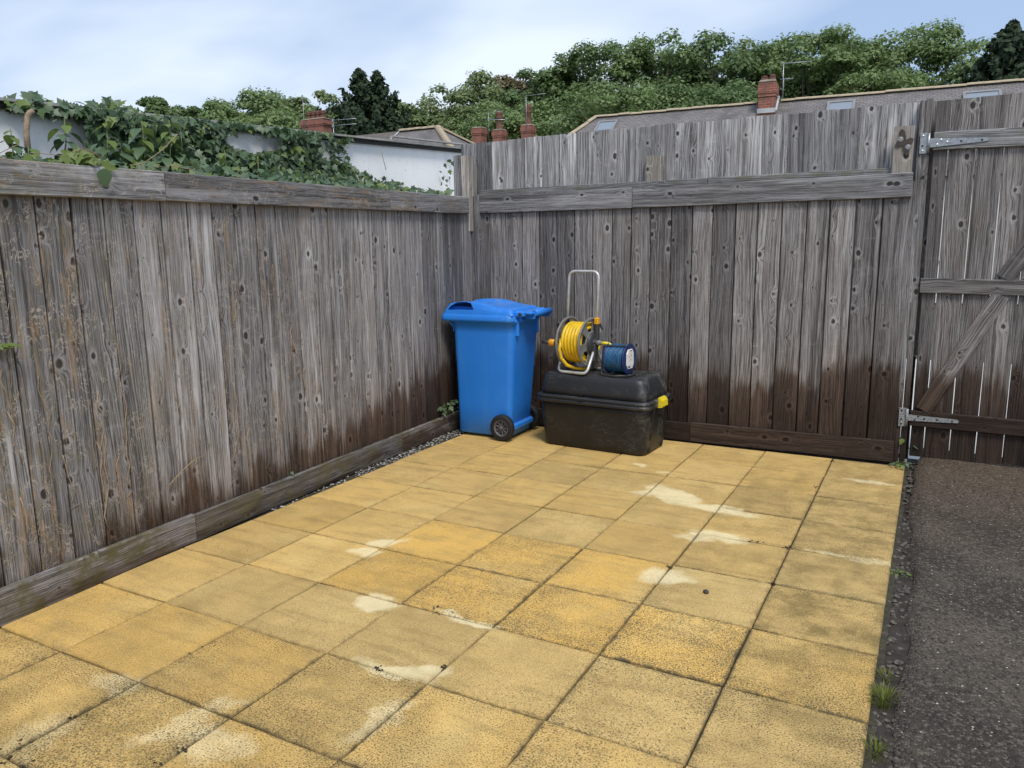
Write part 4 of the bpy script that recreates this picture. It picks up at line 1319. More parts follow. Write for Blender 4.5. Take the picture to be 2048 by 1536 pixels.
for (zo, th, xa, xb, mat) in ((0.0, 0.035, GX + 0.025, GX - 2.75, M_DARK),):
    m.add([(xa, y0 - .05, gz(y0 - .05) - .03), (xa, y1 + .04, gz(y1 + .04) - .03), (xb, y1 + .04, gz(y1 + .04) - .03), (xb, y0 - .05, gz(y0 - .05) - .03),
           (xa, y0 - .05, gz(y0 - .05)), (xa, y1 + .04, gz(y1 + .04)), (xb, y1 + .04, gz(y1 + .04)), (xb, y0 - .05, gz(y0 - .05))],
          [(3, 2, 1, 0), (4, 5, 6, 7), (0, 1, 5, 4), (2, 3, 7, 6), (1, 2, 6, 5), (3, 0, 4, 7)])
rf = m.build("fascia", M_DARK, garage, Mroof)
m = MB()
xa, xb = GX + 0.06, GX - 2.8
zu = 0.002
m.add([(xa, y0 - .08, gz(y0 - .08) + zu), (xa, y1 + .06, gz(y1 + .06) + zu), (xb, y1 + .06, gz(y1 + .06) + zu), (xb, y0 - .08, gz(y0 - .08) + zu),
       (xa, y0 - .08, gz(y0 - .08) + zu + .014), (xa, y1 + .06, gz(y1 + .06) + zu + .014), (xb, y1 + .06, gz(y1 + .06) + zu + .014), (xb, y0 - .08, gz(y0 - .08) + zu + .014)],
      [(3, 2, 1, 0), (4, 5, 6, 7), (0, 1, 5, 4), (2, 3, 7, 6), (1, 2, 6, 5), (3, 0, 4, 7)])
m.build("roof_sheet", M_SHEET, garage, Mroof)
m = MB()
m.box(GX + 0.05, 0.35, 0, 0.05, 1.15, 0.012, M=T(0, 0, gz(0.35) + 0.028) @ Matrix.Rotation(math.atan(0.0455), 4, 'X') @ T(0, 0, 0))
m.build("edge_trim", M_SHEET, garage, Mroof)

# ================================================================== ivy
IV = []          # (point, normal, size, kind, near)


def ivy_outline(n=0):
    # half outline of a five lobed leaf, tip along +y, stalk at origin
    return [(0, 0), (0.16, -0.10), (0.42, -0.02), (0.30, 0.16), (0.56, 0.36), (0.28, 0.46), (0.17, 0.72), (0, 1.0)]


def oval_outline():
    return [(0, 0), (0.20, 0.06), (0.36, 0.24), (0.38, 0.42), (0.30, 0.62), (0.17, 0.82), (0.07, 0.95), (0, 1.05)]


def leaf_geo(outline, fold=0.22, droop=0.18):
    """midrib + two folded halves"""
    n = len(outline)
    V = []
    for (x, y) in outline: V.append((0, y, -droop * y * y))
    for sgn in (1, -1):
        for (x, y) in outline: V.append((sgn * x, y, -droop * y * y + fold * x - 0.25 * x * x))
    F = []
    for h in (1, 2):
        for i in range(n - 1):
            a, b, c_, d = i, i + 1, h * n + i + 1, h * n + i
            F.append((a, d, c_, b) if h == 1 else (a, b, c_, d))
    return np.array(V, float), np.array(F)


LG = [leaf_geo(ivy_outline()), leaf_geo(ivy_outline(), 0.1, 0.3), leaf_geo(oval_outline(), 0.3, 0.3), leaf_geo(oval_outline(), 0.2, 0.1)]


def leaf_frame(p, nrm, tip, size):
    """matrix with y towards the tip and z along the leaf normal"""
    z = Vector(nrm).normalized()
    y = Vector(tip); y = (y - z * y.dot(z))
    if y.length < 1e-4: y = z.orthogonal()
    y.normalize()
    x = y.cross(z)
    return frame(x * size, y * size, z * size, p)


ivy = thing("ivy", "thick green ivy covering the white garage wall above the left fence", "ivy", T(-3.7, -1.9, 1.8))
leaves = []      # (matrix, geo index, material index, apparent size)


def add_leaf(p, nrm, tip, size, gi, mi):
    p = Vector(p)
    leaves.append((leaf_frame(p, nrm, tip, size), gi, mi, size / (p - CAM).length))


def ivy_noise(a, b):
    return math.sin(a * 7.3 + 1.7) * math.sin(b * 9.1 + a * 3.1) + 0.6 * math.sin(a * 17.0 + b * 13.0 + .6)


# the mass that climbs the wall; outline surveyed from the photo, points then spread through its depth
def roofy(px): return 205 + px * 0.1027
def fency(px): return 318 + px * 0.0625 if px < 318 else 336 + (px - 318) * 0.097
tries = 0
while len(leaves) < 5200 and tries < 120000:
    tries += 1
    px = random.uniform(-60, 905)
    top, bot = roofy(px), fency(px) + 6
    v = random.random()
    py = top - 8 + (bot - top + 8) * v
    # where the bare wall shows
    if px < 175:
        cov = 0.8 if v > 0.90 else (0.25 if (v < 0.14 and px > 25) else 0.0)
    elif px < 640:
        cov = 1.0
        if 448 < px < 560 and 0.06 < v < 0.52 - 0.0022 * abs(px - 505): cov = 0.03
        if px > 600 and 0.12 < v < 0.40: cov = 0.55
        if px > 560 and v < .12: cov = .8
    elif px < 700:
        cov = 1.0 if v > 0.5 else 0.30
    else:
        bandtop = 0.60 + 0.26 * min(1, (px - 700) / 130)
        cov = 1.0 if v > bandtop + 0.10 * ivy_noise(px * 0.02, 3) * .5 else 0.0
        if px > 880 and v > 0.25: cov = max(cov, 0.12)
    if random.random() > cov: continue
    depth = random.random() ** 1.3
    dense = 175 < px < 660
    X = GX + 0.02 + (0.17 if dense else 0.08) * depth + (0.40 * max(0, v - 0.55) if True else 0) * random.random()
    if v > 0.8 and random.random() < 0.5: X = random.uniform(GX + 0.1, -3.40)
    p = on(px, py, 0, X)
    nrm = Vector((0.8 + random.uniform(-.9, .6), random.uniform(-1.3, .9) - 0.2, random.uniform(-.4, 1.2)))
    tip = Vector((0.3, random.uniform(-.7, .7), -1.0))
    size = random.uniform(0.028, 0.060) * (1.0 if random.random() < .8 else 0.7)
    if px > 700: size *= 0.85
    mi = random.choices((0, 1, 2), (0.80, 0.06, 0.14))[0]
    add_leaf(p, nrm, tip, size, random.choice((0, 0, 1)), mi)
# sprigs lying over the roof edge
for px0, n, hgt in ((45, 20, 18), (75, 24, 26), (118, 14, 14), (150, 16, 16), (190, 26, 24), (225, 26, 30), (262, 14, 14), (300, 12, 8), (560, 10, 8), (600, 10, 6), (20, 10, 12)):
    for i in range(n):
        px = px0 + random.gauss(0, 12); py = roofy(px) - random.random() ** 1.4 * hgt + 8
        p = on(px, py, 0, random.uniform(GX - 0.10, GX + 0.10))
        add_leaf(p, (random.uniform(.2, 1), random.uniform(-1, .3), random.uniform(0, 1)), (random.uniform(-.4, .6), random.uniform(-1, 1), random.uniform(-.6, .9)), random.uniform(.04, .075), random.choice((0, 1)), random.choices((0, 1, 2), (.6, .25, .15))[0])
# upright flowering shoots by the fence with long oval leaves
stems = MB()
for (px0, base, topy, n, sz) in ((24, 322, 258, 11, .070), (126, 326, 236, 16, .080), (214, 330, 236, 15, .075), (283, 335, 242, 22, .095), (338, 338, 240, 20, .085), (365, 338, 262, 12, .08), (240, 332, 285, 14, .09), (160, 328, 300, 10, .08), (60, 322, 292, 10, .08), (450, 352, 300, 12, .07), (520, 360, 312, 10, .065)):
    X = -3.36 - 0.02 * random.random()
    p0 = on(px0, base + 8, 0, X); p1 = on(px0 + random.uniform(-6, 6), topy, 0, X - 0.02)
    mid = (p0 + p1) / 2 + Vector((0.01, random.uniform(-.02, .02), 0))
    stems.tube([p0, mid, p1], 0.0042, 6, r1=0.0022)
    for i in range(n):
        u = (i + .3) / n
        q = p0.lerp(p1, u) + Vector((random.uniform(-.01, .01), random.uniform(-.01, .01), 0))
        a = i * 2.4 + random.uniform(-.5, .5)
        out = Vector((math.cos(a), math.sin(a), 0))
        tip = out * 1.0 + Vector((0, 0, -0.75 + 0.5 * (u > .85)))
        nrm = out * 0.55 + Vector((0, 0, 1.0))
        new = u > 0.72
        add_leaf(q + out * 0.022, nrm, tip, sz * .86 * random.uniform(.75, 1.1) * (0.6 if u > .88 else 1), random.choice((2, 3, 2, 0)), (1 if random.random() < (.75 if new else .25) else 0))
# creeping growth along the top of the rail
for i in range(420):
    s = random.uniform(-0.1, 3.75)
    if 0.05 < s < 0.45 and random.random() < .5: continue
    p = lf(s, random.uniform(-.10, -.01), 1.83 + 0.0115 * s + random.uniform(-.03, .035))
    add_leaf(p, (random.uniform(.1, .8), random.uniform(-1, .2), random.uniform(.3, 1)), (random.uniform(-.2, 1), random.uniform(-1, 1), random.uniform(-.6, .3)), random.uniform(.028, .062), random.choice((0, 1)), random.choices((0, 1, 2), (.55, .3, .15))[0])
# a spray that hangs in front of the rail, ending in one broad dark leaf
for i in range(26):
    u = random.random()
    px, py = 140 + 75 * u + random.gauss(0, 8), 312 + 28 * u * u + random.gauss(0, 5)
    p = on(px, py, 0, -3.11 - random.uniform(0.02, .07))
    add_leaf(p, (random.uniform(.4, 1), -0.7, random.uniform(.1, .8)), (0.3, random.uniform(-1, 1), random.uniform(-1, .2)), random.uniform(.035, .065), random.choice((0, 1)), random.choices((0, 1), (.5, .5))[0])
p = on(207, 337, 0, -3.098)
add_leaf(p, (0.8, -0.7, -0.05), (0.05, 0.0, -1), 0.078, 3, 0)
leaves.sort(key=lambda q: -q[3])
IVM = (M_IVY, M_IVY_NEW, M_IVY_PALE)
lm = {}
for gi in range(4):
    for mi in range(3):
        V, F = LG[gi]
        lm[(gi, mi)] = big_mesh("leaf", V, F, IVM[mi], False)
for (Mx, gi, mi, a) in leaves[:300]:
    link("leaf", lm[(gi, mi)], ivy, Mx)
for mi in range(3):
    AV, AF, b0 = [], [], 0
    for (Mx, gi, mm, a) in leaves[300:]:
        if mm != mi: continue
        V, F = LG[gi]
        A = np.array(Mx)
        AV.append(V @ A[:3, :3].T + A[:3, 3]); AF.append(F + b0); b0 += len(V)
    o = link("foliage", big_mesh("foliage", np.concatenate(AV), np.concatenate(AF), IVM[mi]), ivy, Matrix.Identity(4))
    o["kind"] = "stuff"
stems.build("stem", M_STEM, ivy, Matrix.Identity(4))["kind"] = "stuff"
# old woody stems
tw = MB()
def pxs(lst, X): return [on(x, y, 0, X) for x, y in lst]
tw.tube(fillet(pxs([(66, 222), (56, 228), (52, 262), (57, 306)], -3.86), .03, 4), 0.014, 8)
tw.build("woody_stem", M_TWIG, ivy, Matrix.Identity(4))
tw = MB()
for lst, X, r in (([(0, 312), (25, 325), (50, 328)], -3.09, .003), ([(145, 305), (165, 296), (190, 306), (206, 320)], -3.14, .003), ([(150, 303), (175, 300), (196, 312)], -3.15, .0025), ([(355, 268), (325, 300), (285, 328), (262, 330)], -3.14, .003), ([(285, 328), (290, 342), (272, 348)], -3.10, .002), ([(0, 306), (20, 296), (40, 288)], -3.2, .0025), ([(60, 305), (95, 308), (130, 312)], -3.16, .0022), ([(340, 330), (365, 336), (390, 340)], -3.15, .003),
                    ([(762, 300), (772, 340)], -3.95, .004), ([(300, 330), (340, 336)], -3.13, .002)):
    MB().tube(fillet(pxs(lst, X), .04, 4), r * .62, 6).build("twig", M_TWIG, ivy, Matrix.Identity(4))

# ================================================================== small plants
def small_plant(name, label, base, n, size, spread, hgt, mi, gi=(2, 3), seed=1, cat="weed"):
    r = random.Random(seed)
    base = Vector(base)
    root = thing(name, label, cat, T(*base))
    st = MB()
    for i in range(n):
        a = r.uniform(0, 2 * PI); q = base + Vector((math.cos(a) * spread * r.random(), math.sin(a) * spread * r.random(), hgt * r.uniform(.25, 1)))
        st.tube([base, (base + q) / 2 + Vector((r.uniform(-.01, .01), r.uniform(-.01, .01), hgt * .1)), q], 0.0014, 5, r1=.0008)
        out = Vector((math.cos(a), math.sin(a), 0))
        g_ = r.choice(gi)
        link("leaf", lm[(g_, r.choice(mi))], root, leaf_frame(q, out * .4 + Vector((0, -.4, 1)), out + Vector((0, 0, r.uniform(-.5, .4))), size * r.uniform(.7, 1.2)))
    st.build("stem", M_STEM, root, Matrix.Identity(4))["kind"] = "stuff"
    return root


small_plant("weed", "leafy green weed growing at the foot of the gate post", on(1806, 922, 2, 0.0), 16, 0.042, 0.07, 0.17, (0, 1), seed=3)
small_plant("weed", "low weed rosette on the chippings beside the paving corner", on(1800, 934, 2, 0.0), 16, 0.030, 0.06, 0.04, (0, 1), seed=4)
small_plant("weed", "tiny pale weed in the strip halfway down the tarmac edge", on(1795, 1155, 2, -0.03), 12, 0.020, 0.04, 0.03, (1,), seed=5)
small_plant("ivy_seedling", "small ivy seedling in the corner to the left of the blue bin", lf(3.52, 0.02, 0.13), 34, 0.036, 0.11, 0.13, (0, 2), (0, 1), seed=6, cat="ivy")
p = on(2, 700, 0, -3.02)
small_plant("leafy_sprig", "bright green sprig poking in at the left edge of the picture", on(-6, 702, 0, -3.125), 20, 0.034, 0.075, 0.03, (1,), (2, 3), seed=7, cat="sprig")
small_plant("weed", "tiny plant rooted on top of the left gravel board", lf(1.72, 0.0, 0.13), 10, 0.022, 0.03, 0.04, (0, 1), (0, 1), seed=8)


def grass_tuft(label, base, n, h, spread, seed):
    r = np.random.default_rng(seed)
    V, F = [], []
    for i in range(n):
        a = r.uniform(0, 6.28); d = spread * r.random() ** .7
        bx, by = base.x + d * .5 * math.cos(a), base.y + d * math.sin(a)
        L = h * r.uniform(.5, 1.1); lean = r.uniform(.1, .9); w = .0017
        ox, oy = math.cos(a) * L * lean, math.sin(a) * L * lean
        b0 = len(V)
        px_, py_ = -math.sin(a) * w, math.cos(a) * w
        V += [(bx - px_, by - py_, base.z), (bx + px_, by + py_, base.z), (bx + ox * .5 + px_, by + oy * .5 + py_, base.z + L * .62), (bx + ox * .5 - px_, by + oy * .5 - py_, base.z + L * .62), (bx + ox, by + oy, base.z + L * (1 - .35 * lean))]
        F += [(b0, b0 + 1, b0 + 2), (b0, b0 + 2, b0 + 3), (b0 + 3, b0 + 2, b0 + 4)]
    o = link("grass_tuft", big_mesh("grass_tuft", np.array(V), np.array(F), M_GRASS), None, Matrix.Identity(4))
    tag(o, label, "grass", "grass tufts in the earth strip")


grass_tuft("bushy yellow-green grass tuft in the strip beside the tarmac", on(1766, 1405, 2, -0.02), 150, 0.052, 0.06, 1)
grass_tuft("thin grass tuft in the strip at the bottom edge", on(1752, 1508, 2, -0.02), 80, 0.035, 0.06, 2)
grass_tuft("small grass tuft against the slab edge below the tiny pale weed", on(1778, 1250, 2, -0.04), 30, 0.035, 0.05, 4)
grass_tuft("few short grass blades between chippings above the bushy tuft", on(1770, 1360, 2, -0.02), 40, 0.04, 0.04, 3)
# moss and soil crumbs sitting on the joints
pts = []
for (x, y, n, sp) in ((765, 1332, 9, .010), (366, 1500, 8, .010), (318, 1530, 5, .010), (880, 1225, 9, .03), (60, 1490, 8, .03), (150, 1432, 6, .02), (885, 1334, 12, .012), (1333, 1133, 10, .01), (1580, 1098, 14, .015), (1665, 922, 10, .012), (390, 1290, 5, .03), (20, 1520, 8, .04), (1545, 1168, 8, .01), (1640, 975, 10, .02), (1420, 1195, 2, .001), (1520, 1072, 5, .02)):
    c0 = on(x, y, 2, 0)
    gx_, gy_ = round(c0.x / S) * S, round(c0.y / S) * S
    if abs(gx_ - c0.x) < abs(gy_ - c0.y): c0.x = gx_
    else: c0.y = gy_
    for i in range(n): pts.append((c0.x + random.gauss(0, sp), c0.y + random.gauss(0, sp * .8), random.uniform(-.003, .003)))
pebbles("moss", pts, M_MOSS, "dark moss crumbs lodged in the paving joints", 0.0025, 0.0062)
bpy.data.objects["moss"]["category"] = "moss"
c0 = on(1412, 1187, 2, 0)
m = MB()
rings = []
for i in range(7):
    a = -PI / 2 + PI * i / 6
    rings.append([(math.cos(a) * 0.0125 * (1 + .15 * math.sin(3 * k)) * math.cos(2 * PI * k / 10), math.cos(a) * 0.0115 * math.sin(2 * PI * k / 10), 0.0095 + 0.0095 * math.sin(a)) for k in range(10)])
m.loft(rings, True, False, True)
o = m.build("pebble", M_RUST, None, T(c0.x, c0.y, -0.001)); tag(o, "single dark pebble lying on a yellow slab", "pebble")
# a dead twig caught on the left fence
m = MB()
m.tube([lf(0.845, 0.012, 0.33), lf(0.93, 0.016, 0.385), lf(1.02, 0.014, 0.425), lf(1.085, 0.004, 0.428)], 0.0032, 6, r1=.0018)
o = m.build("dry_twig", M_TWIG); tag(o, "dead twig caught slantwise on the left fence boards", "twig")
# stubs of torn creeper stem left in the joints of the boards
m = MB()
for i in range(70):
    kk = random.choice(range(-3, 14)); s = 0.352 + 0.1537 * kk + random.uniform(-.006, .006)
    z = random.uniform(0.2, 1.65)
    L = random.uniform(.015, .06)
    d = Vector((0, random.uniform(-1, 1), random.uniform(-1, 1))).normalized() * L
    p0 = lf(s, 0.0, z)
    m.tube([p0, p0 + d * .5 + LN * random.uniform(.002, .008), p0 + d + LN * random.uniform(-.003, .006)], 0.0016, 5, r1=.0009)
# long dead runners still glued to the boards
for i in range(34):
    s = random.uniform(-0.2, 2.0); z = random.uniform(0.15, 1.1)
    pp = [lf(s, -0.0005, z)]
    for q in range(random.randint(3, 8)):
        s += random.uniform(-.022, .022); z += random.uniform(.03, .085)
        pp.append(lf(s, random.uniform(-.0012, .003), min(z, 1.68)))
    m.tube(pp, random.uniform(.0014, .0034), 5)
o = m.build("dead_runners", M_TWIG); tag(o, "dead brown creeper runners clinging to the left fence", "creeper", kind="stuff")


# ================================================================== houses
def ridge_tiles(parent, p0, p1, mat, L=0.45, r=0.13):
    p0, p1 = Vector(p0), Vector(p1)
    d = p1 - p0; n = max(1, int(d.length / L)); u = d.normalized()
    side = u.cross(Vector((0, 0, 1))).normalized(); up = side.cross(u)
    m = MB()
    prof = [(r * math.cos(PI * k / 6), r * 0.75 * math.sin(PI * k / 6)) for k in range(7)]
    ll = d.length / n
    m.loft([[(0.0, a, b + .004) for a, b in prof], [(ll * .93, a, b + .004) for a, b in prof], [(ll * .95, a * 1.06, b * 1.1) for a, b in prof], [(ll * .995, a * 1.06, b * 1.1) for a, b in prof]], False, False, False)
    me = m.mesh("ridge_tile", mat)
    for i in range(n):
        q = p0 + u * (ll * i)
        link("ridge_tile", me, parent, frame(u, side, up, q + Vector((0, 0, random.uniform(-.012, .012)))))


def chimney(parent, x, y, z0, z1, wx, wy, pots, lead=True, seed=0, potr=0.11, poth=0.45):
    m = MB()
    zc = z1
    m.box(x, y, (z0 + zc - .45) / 2, wx, wy, zc - .45 - z0)
    m.box(x, y, zc - .40, wx * 1.08, wy * 1.08, .10)
    m.box(x, y, zc - .235, wx * 1.14, wy * 1.14, .23)
    m.box(x, y, zc - .06, wx * 1.07, wy * 1.07, .12)
    ch = m.build("chimney", M_BRICK, parent, Matrix.Identity(4))
    m = MB()
    m.loft([rrect(wx * .56, wy * .56, .02, zc, 2, x, y), rrect(wx * .46, wy * .46, .06, zc + .07, 2, x, y)], True, True, False)
    m.build("flaunching", M_MORTAR, ch, Matrix.Identity(4))
    if lead:
        m = MB(); m.box(x, y - wy / 2 - .02, z0 + .92, wx * 1.12, .03, .14); m.build("flashing", M_LEAD, ch, Matrix.Identity(4))
    for (dx, dy, h, r) in pots:
        m = MB()
        m.lathe([(r * 1.05, 0), (r * 1.05, .06), (r * .85, .09), (r * .78, h * .55), (r * .95, h * .6), (r * .95, h * .66), (r * .75, h * .7), (r * .95, h * .84), (r * .95, h * .9), (r * .78, h * .93), (r * .82, h), (r * .6, h), (r * .6, h - .2)], 16, 'Z')
        m.build("chimney_pot", M_POT, ch, T(x + dx, y + dy, zc + .05))
    return ch


def aerial(parent, x, y, z0, z1, boom, els, ang=0.0):
    m = MB()
    m.tube([(x, y, z0), (x, y, z1)], 0.015, 6)
    d = Vector((math.cos(ang), math.sin(ang), 0)); s = Vector((-d.y, d.x, 0))
    c0 = Vector((x, y, z1 - .03))
    m.tube([c0 - d * .10, c0 + d * boom], 0.014, 6)
    for i in range(els):
        q = c0 + d * (boom * (i + .5) / els)
        m.tube([q - s * .22, q + s * .22], .010, 5)
    m.build("aerial", M_GALV, parent, Matrix.Identity(4))


def skylight(parent, xa, xb, zt, ridge_y, ridge_z, k, hgt):
    """roof window flush with the near slope: z = ridge_z - k * (ridge_y - y)"""
    yt = ridge_y - (ridge_z - zt) / k
    d = Vector((0, -1, -k)).normalized(); n_ = Vector((0, -k, 1)).normalized()
    Mx = frame((1, 0, 0), -d, n_, Vector(((xa + xb) / 2, yt, zt)) + d * hgt / 2 + n_ * 0.01)
    w = xb - xa
    m = MB()
    m.box(0, hgt / 2 - .04, .03, w, .09, .10); m.box(0, -hgt / 2 + .03, .03, w, .06, .10)
    m.box(-w / 2 + .035, 0, .03, .07, hgt - .156, .10); m.box(w / 2 - .035, 0, .03, .07, hgt - .156, .10)
    f = m.build("skylight", M_SKYFRAME, parent, Mx)
    MB().box(0, 0, .045, w - .14, hgt - .15, .02).build("pane", M_GLASS, f, Mx)


def roof_part(name, parent, mat, vs, fs):
    return MB().add(vs, fs).build(name, mat, parent, Matrix.Identity(4))


# --- long terrace behind the back fence
RY, RZ_, KK = 22.0, 5.955, 0.70
hb = thing("terrace_house", "long slate roofed house with brick chimney and buff ridge behind the back fence", "house", T(-2, RY, -0.2))
ex0, rx0, rx1 = -13.6, -11.0, 14.0
ez = RZ_ - KK * 4.05
V_ = [(ex0, RY - 4.05, ez), (rx1, RY - 4.05, ez), (rx1, RY, RZ_), (rx0, RY, RZ_), (ex0, RY + 4.05, ez), (rx1, RY + 4.05, ez)]
roof = roof_part("roof", hb, M_SLATE, V_, [(0, 1, 2, 3), (4, 0, 3), (5, 4, 3, 2)])
m = MB(); m.box((ex0 + rx1) / 2 + .15, RY, (ez - .2) / 2 - .0, rx1 - ex0 - .7, 7.5, ez + .2 - .05); m.build("wall", M_RENDER, hb, Matrix.Identity(4))
ridge_tiles(roof, (rx0, RY, RZ_ + .01), (-5.45, RY, RZ_ + .01), M_RIDGE, 0.42, 0.10)
ridge_tiles(roof, (-4.72, RY, RZ_ + .01), (rx1 - 7, RY, RZ_ + .01), M_RIDGE, 0.42, 0.10)
ridge_tiles(roof, (ex0, RY - 4.05, ez + .01), (rx0, RY, RZ_ + .01), M_RIDGE, 0.42, 0.10)
# its windows face the lane
for xw in (-13, -10.2, -7.4, -3.5, -0.7, 2.1, 5.0):
    f = MB().box(xw, RY - 3.77, 1.55, 1.3, .08, 1.2).build("window", M_RENDER, hb, Matrix.Identity(4))
    MB().box(xw, RY - 3.815, 1.55, 1.14, .02, 1.04).build("pane", M_GLASS, f, Matrix.Identity(4))
chimney(hb, -5.085, RY - .36, 4.7, 6.50, 0.50, 0.62, [(-.12, -.16, .15, .11), (.12, -.14, .18, .10), (-.12, .13, .16, .11), (.12, .14, .22, .09)], True)
m = MB()
m.add([(-4.82, RY - .72, 5.60), (-4.76, RY - .72, 5.60), (-4.76, RY + .0, 6.12), (-4.82, RY + .0, 6.20)], [(0, 1, 2, 3)]); m.build("flashing", M_LEAD, roof, Matrix.Identity(4))
aerial(hb, -4.66, RY - .3, 6.0, 7.10, 0.85, 0, rad(8))
aerial(hb, -4.64, RY - .32, 6.0, 6.62, 0.30, 3, rad(8))
skylight(roof, -3.30, -2.50, 5.72, RY, RZ_, KK, .8)
skylight(roof, 0.36, 1.32, 5.66, RY, RZ_, KK, .8)
skylight(roof, -10.75, -10.05, 5.70, RY, RZ_, KK, .8)

hb.matrix_basis = T(1.9, 22, 0) @ RZ(rad(3.9)) @ T(-1.9, -22, 0) @ hb.matrix_basis
# --- hipped house between the garage and the fence
hm = thing("hipped_house", "hipped slate roof with buff hip tiles beyond the white garage", "house", T(-30, 32, -0.2))
RY2, RZ2, K2 = 32.0, 8.06, 0.62
d2 = 4.4
e2 = RZ2 - K2 * d2
V_ = [(-27.6, RY2 - d2, e2), (-25.0 + d2 * 1.0, RY2 - d2, e2), (-25.0, RY2, RZ2), (-27.6, RY2, RZ2), (-25.0 + d2 * 1.0, RY2 + d2, e2), (-27.6, RY2 + d2, e2)]
roof2 = roof_part("roof", hm, M_SLATE, V_, [(0, 1, 2, 3), (1, 4, 2), (4, 5, 3, 2)])
V_ = [(-44, RY2 - d2, e2 + .03), (-27.6, RY2 - d2, e2 + .03), (-27.6, RY2, RZ2 + .03), (-44, RY2, RZ2 + .03), (-27.6, RY2 + d2, e2 + .03), (-44, RY2 + d2, e2 + .03)]
roof_part("tiled_roof", hm, M_TILE, V_, [(0, 1, 2, 3), (4, 5, 3, 2)])
m = MB(); m.box(-33, RY2, e2 / 2 - .1, 21.5, 8.2, e2 + .1); m.build("wall", M_BRICK, hm, Matrix.Identity(4))
for xw in (-40, -36, -32, -28, -24.5):
    for zw in (1.3, 3.9):
        f = MB().box(xw, RY2 - 4.12, zw, 1.3, .08, 1.3).build("window", M_RENDER, hm, Matrix.Identity(4))
        MB().box(xw, RY2 - 4.165, zw, 1.14, .02, 1.14).build("pane", M_GLASS, f, Matrix.Identity(4))
ridge_tiles(roof2, (-27.6, RY2, RZ2 + .01), (-25.0, RY2, RZ2 + .01), M_RIDGE, .45, .18)
ridge_tiles(roof2, (-25.0 + d2 * 1.0, RY2 - d2, e2 + .01), (-25.0, RY2, RZ2 + .01), M_RIDGE, .45, .20)
ridge_tiles(roof2, (-25.0 + d2 * 1.0, RY2 + d2, e2 + .01), (-25.0, RY2, RZ2 + .01), M_RIDGE, .45, .18)
ridge_tiles(roof2, (-27.6, RY2 - d2, e2 + .05), (-27.6, RY2, RZ2 + .05), M_LEAD, .45, .05)


def back_house(name, label, x0, x1, y, zr, depth=8.0):
    h = thing(name, label, "house", T((x0 + x1) / 2, y, -.2))
    e = zr - .65 * depth / 2
    V_ = [(x0, y - depth / 2, e), (x1, y - depth / 2, e), (x1, y, zr), (x0, y, zr), (x1, y + depth / 2, e), (x0, y + depth / 2, e)]
    r_ = roof_part("roof", h, M_SLATE, V_, [(0, 1, 2, 3), (4, 5, 3, 2)])
    m = MB(); m.box((x0 + x1) / 2, y, e / 2 - .1, x1 - x0 - .3, depth - .6, e + .15); m.build("wall", M_BRICK, h, Matrix.Identity(4))
    m = MB()
    for x in (x0 + .15, x1 - .15): m.add([(x, y - depth / 2 + .3, e), (x, y + depth / 2 - .3, e), (x, y, zr - .1)], [(0, 1, 2)])
    m.build("gable", M_BRICK, h, Matrix.Identity(4))
    for i in range(int((x1 - x0) / 3)):
        xw = x0 + 1.7 + 3 * i
        for zw in (1.3, 3.6):
            f = MB().box(xw, y - depth / 2 + .27, zw, 1.2, .08, 1.2).build("window", M_RENDER, h, Matrix.Identity(4))
            MB().box(xw, y - depth / 2 + .22, zw, 1.05, .02, 1.05).build("pane", M_GLASS, f, Matrix.Identity(4))
    return h


h3 = back_house("brick_house", "brick house showing three chimneys over the middle of the fence", -29.5, -21.0, 40.0, 7.9)
chimney(h3, -27.07, 40.0, 7.2, 9.15, .72, .72, [], False)
chimney(h3, -25.53, 40.0, 7.2, 8.90, .68, .68, [(0, 0, 1.15, .24)], False)
chimney(h3, -23.42, 40.0, 7.2, 9.02, .68, .68, [(0, 0, 1.25, .24)], False)
aerial(h3, -23.30, 39.5, 8.4, 10.78, 1.45, 0, rad(-4))
aerial(h3, -26.05, 39.5, 8.2, 10.05, 1.0, 0, rad(6))
m = MB(); m.tube([(-26.1, 39.4, 9.56), (-24.75, 39.4, 9.44)], .03, 6); m.build("aerial", M_GALV, h3, Matrix.Identity(4))
h4 = back_house("brick_house", "brick house whose four-pot chimney shows over the ivy", -46.0, -33.0, 36.0, 8.4)
c4 = on(633, 245, 1, 36.0)
chimney(h4, c4.x, 36.0, 7.9, c4.z + 0.15, 1.9, .85, [(-.60, 0, .52, .22), (-.20, 0, .52, .22), (.20, 0, .52, .22), (.60, 0, .52, .22)], False)
aerial(h4, c4.x - .55, 35.4, 8.6, c4.z + 1.75, .01, 0)
q1 = on(672, 240, 1, 35.5)
m = MB()
m.tube([(q1.x - .2, 35.5, q1.z), (q1.x + 1.7, 35.5, q1.z - .05)], .022, 6); m.tube([(q1.x - .2, 35.5, q1.z - .33), (q1.x + 1.7, 35.5, q1.z - .38)], .022, 6)
m.box(q1.x - .25, 35.5, q1.z, .14, .1, .18); m.box(q1.x - .25, 35.5, q1.z - .36, .14, .1, .18)
m.tube([(q1.x - .25, 35.5, q1.z - 3), (q1.x - .25, 35.5, q1.z + .1)], .025, 6)
m.build("aerial", M_GALV, h4, Matrix.Identity(4))


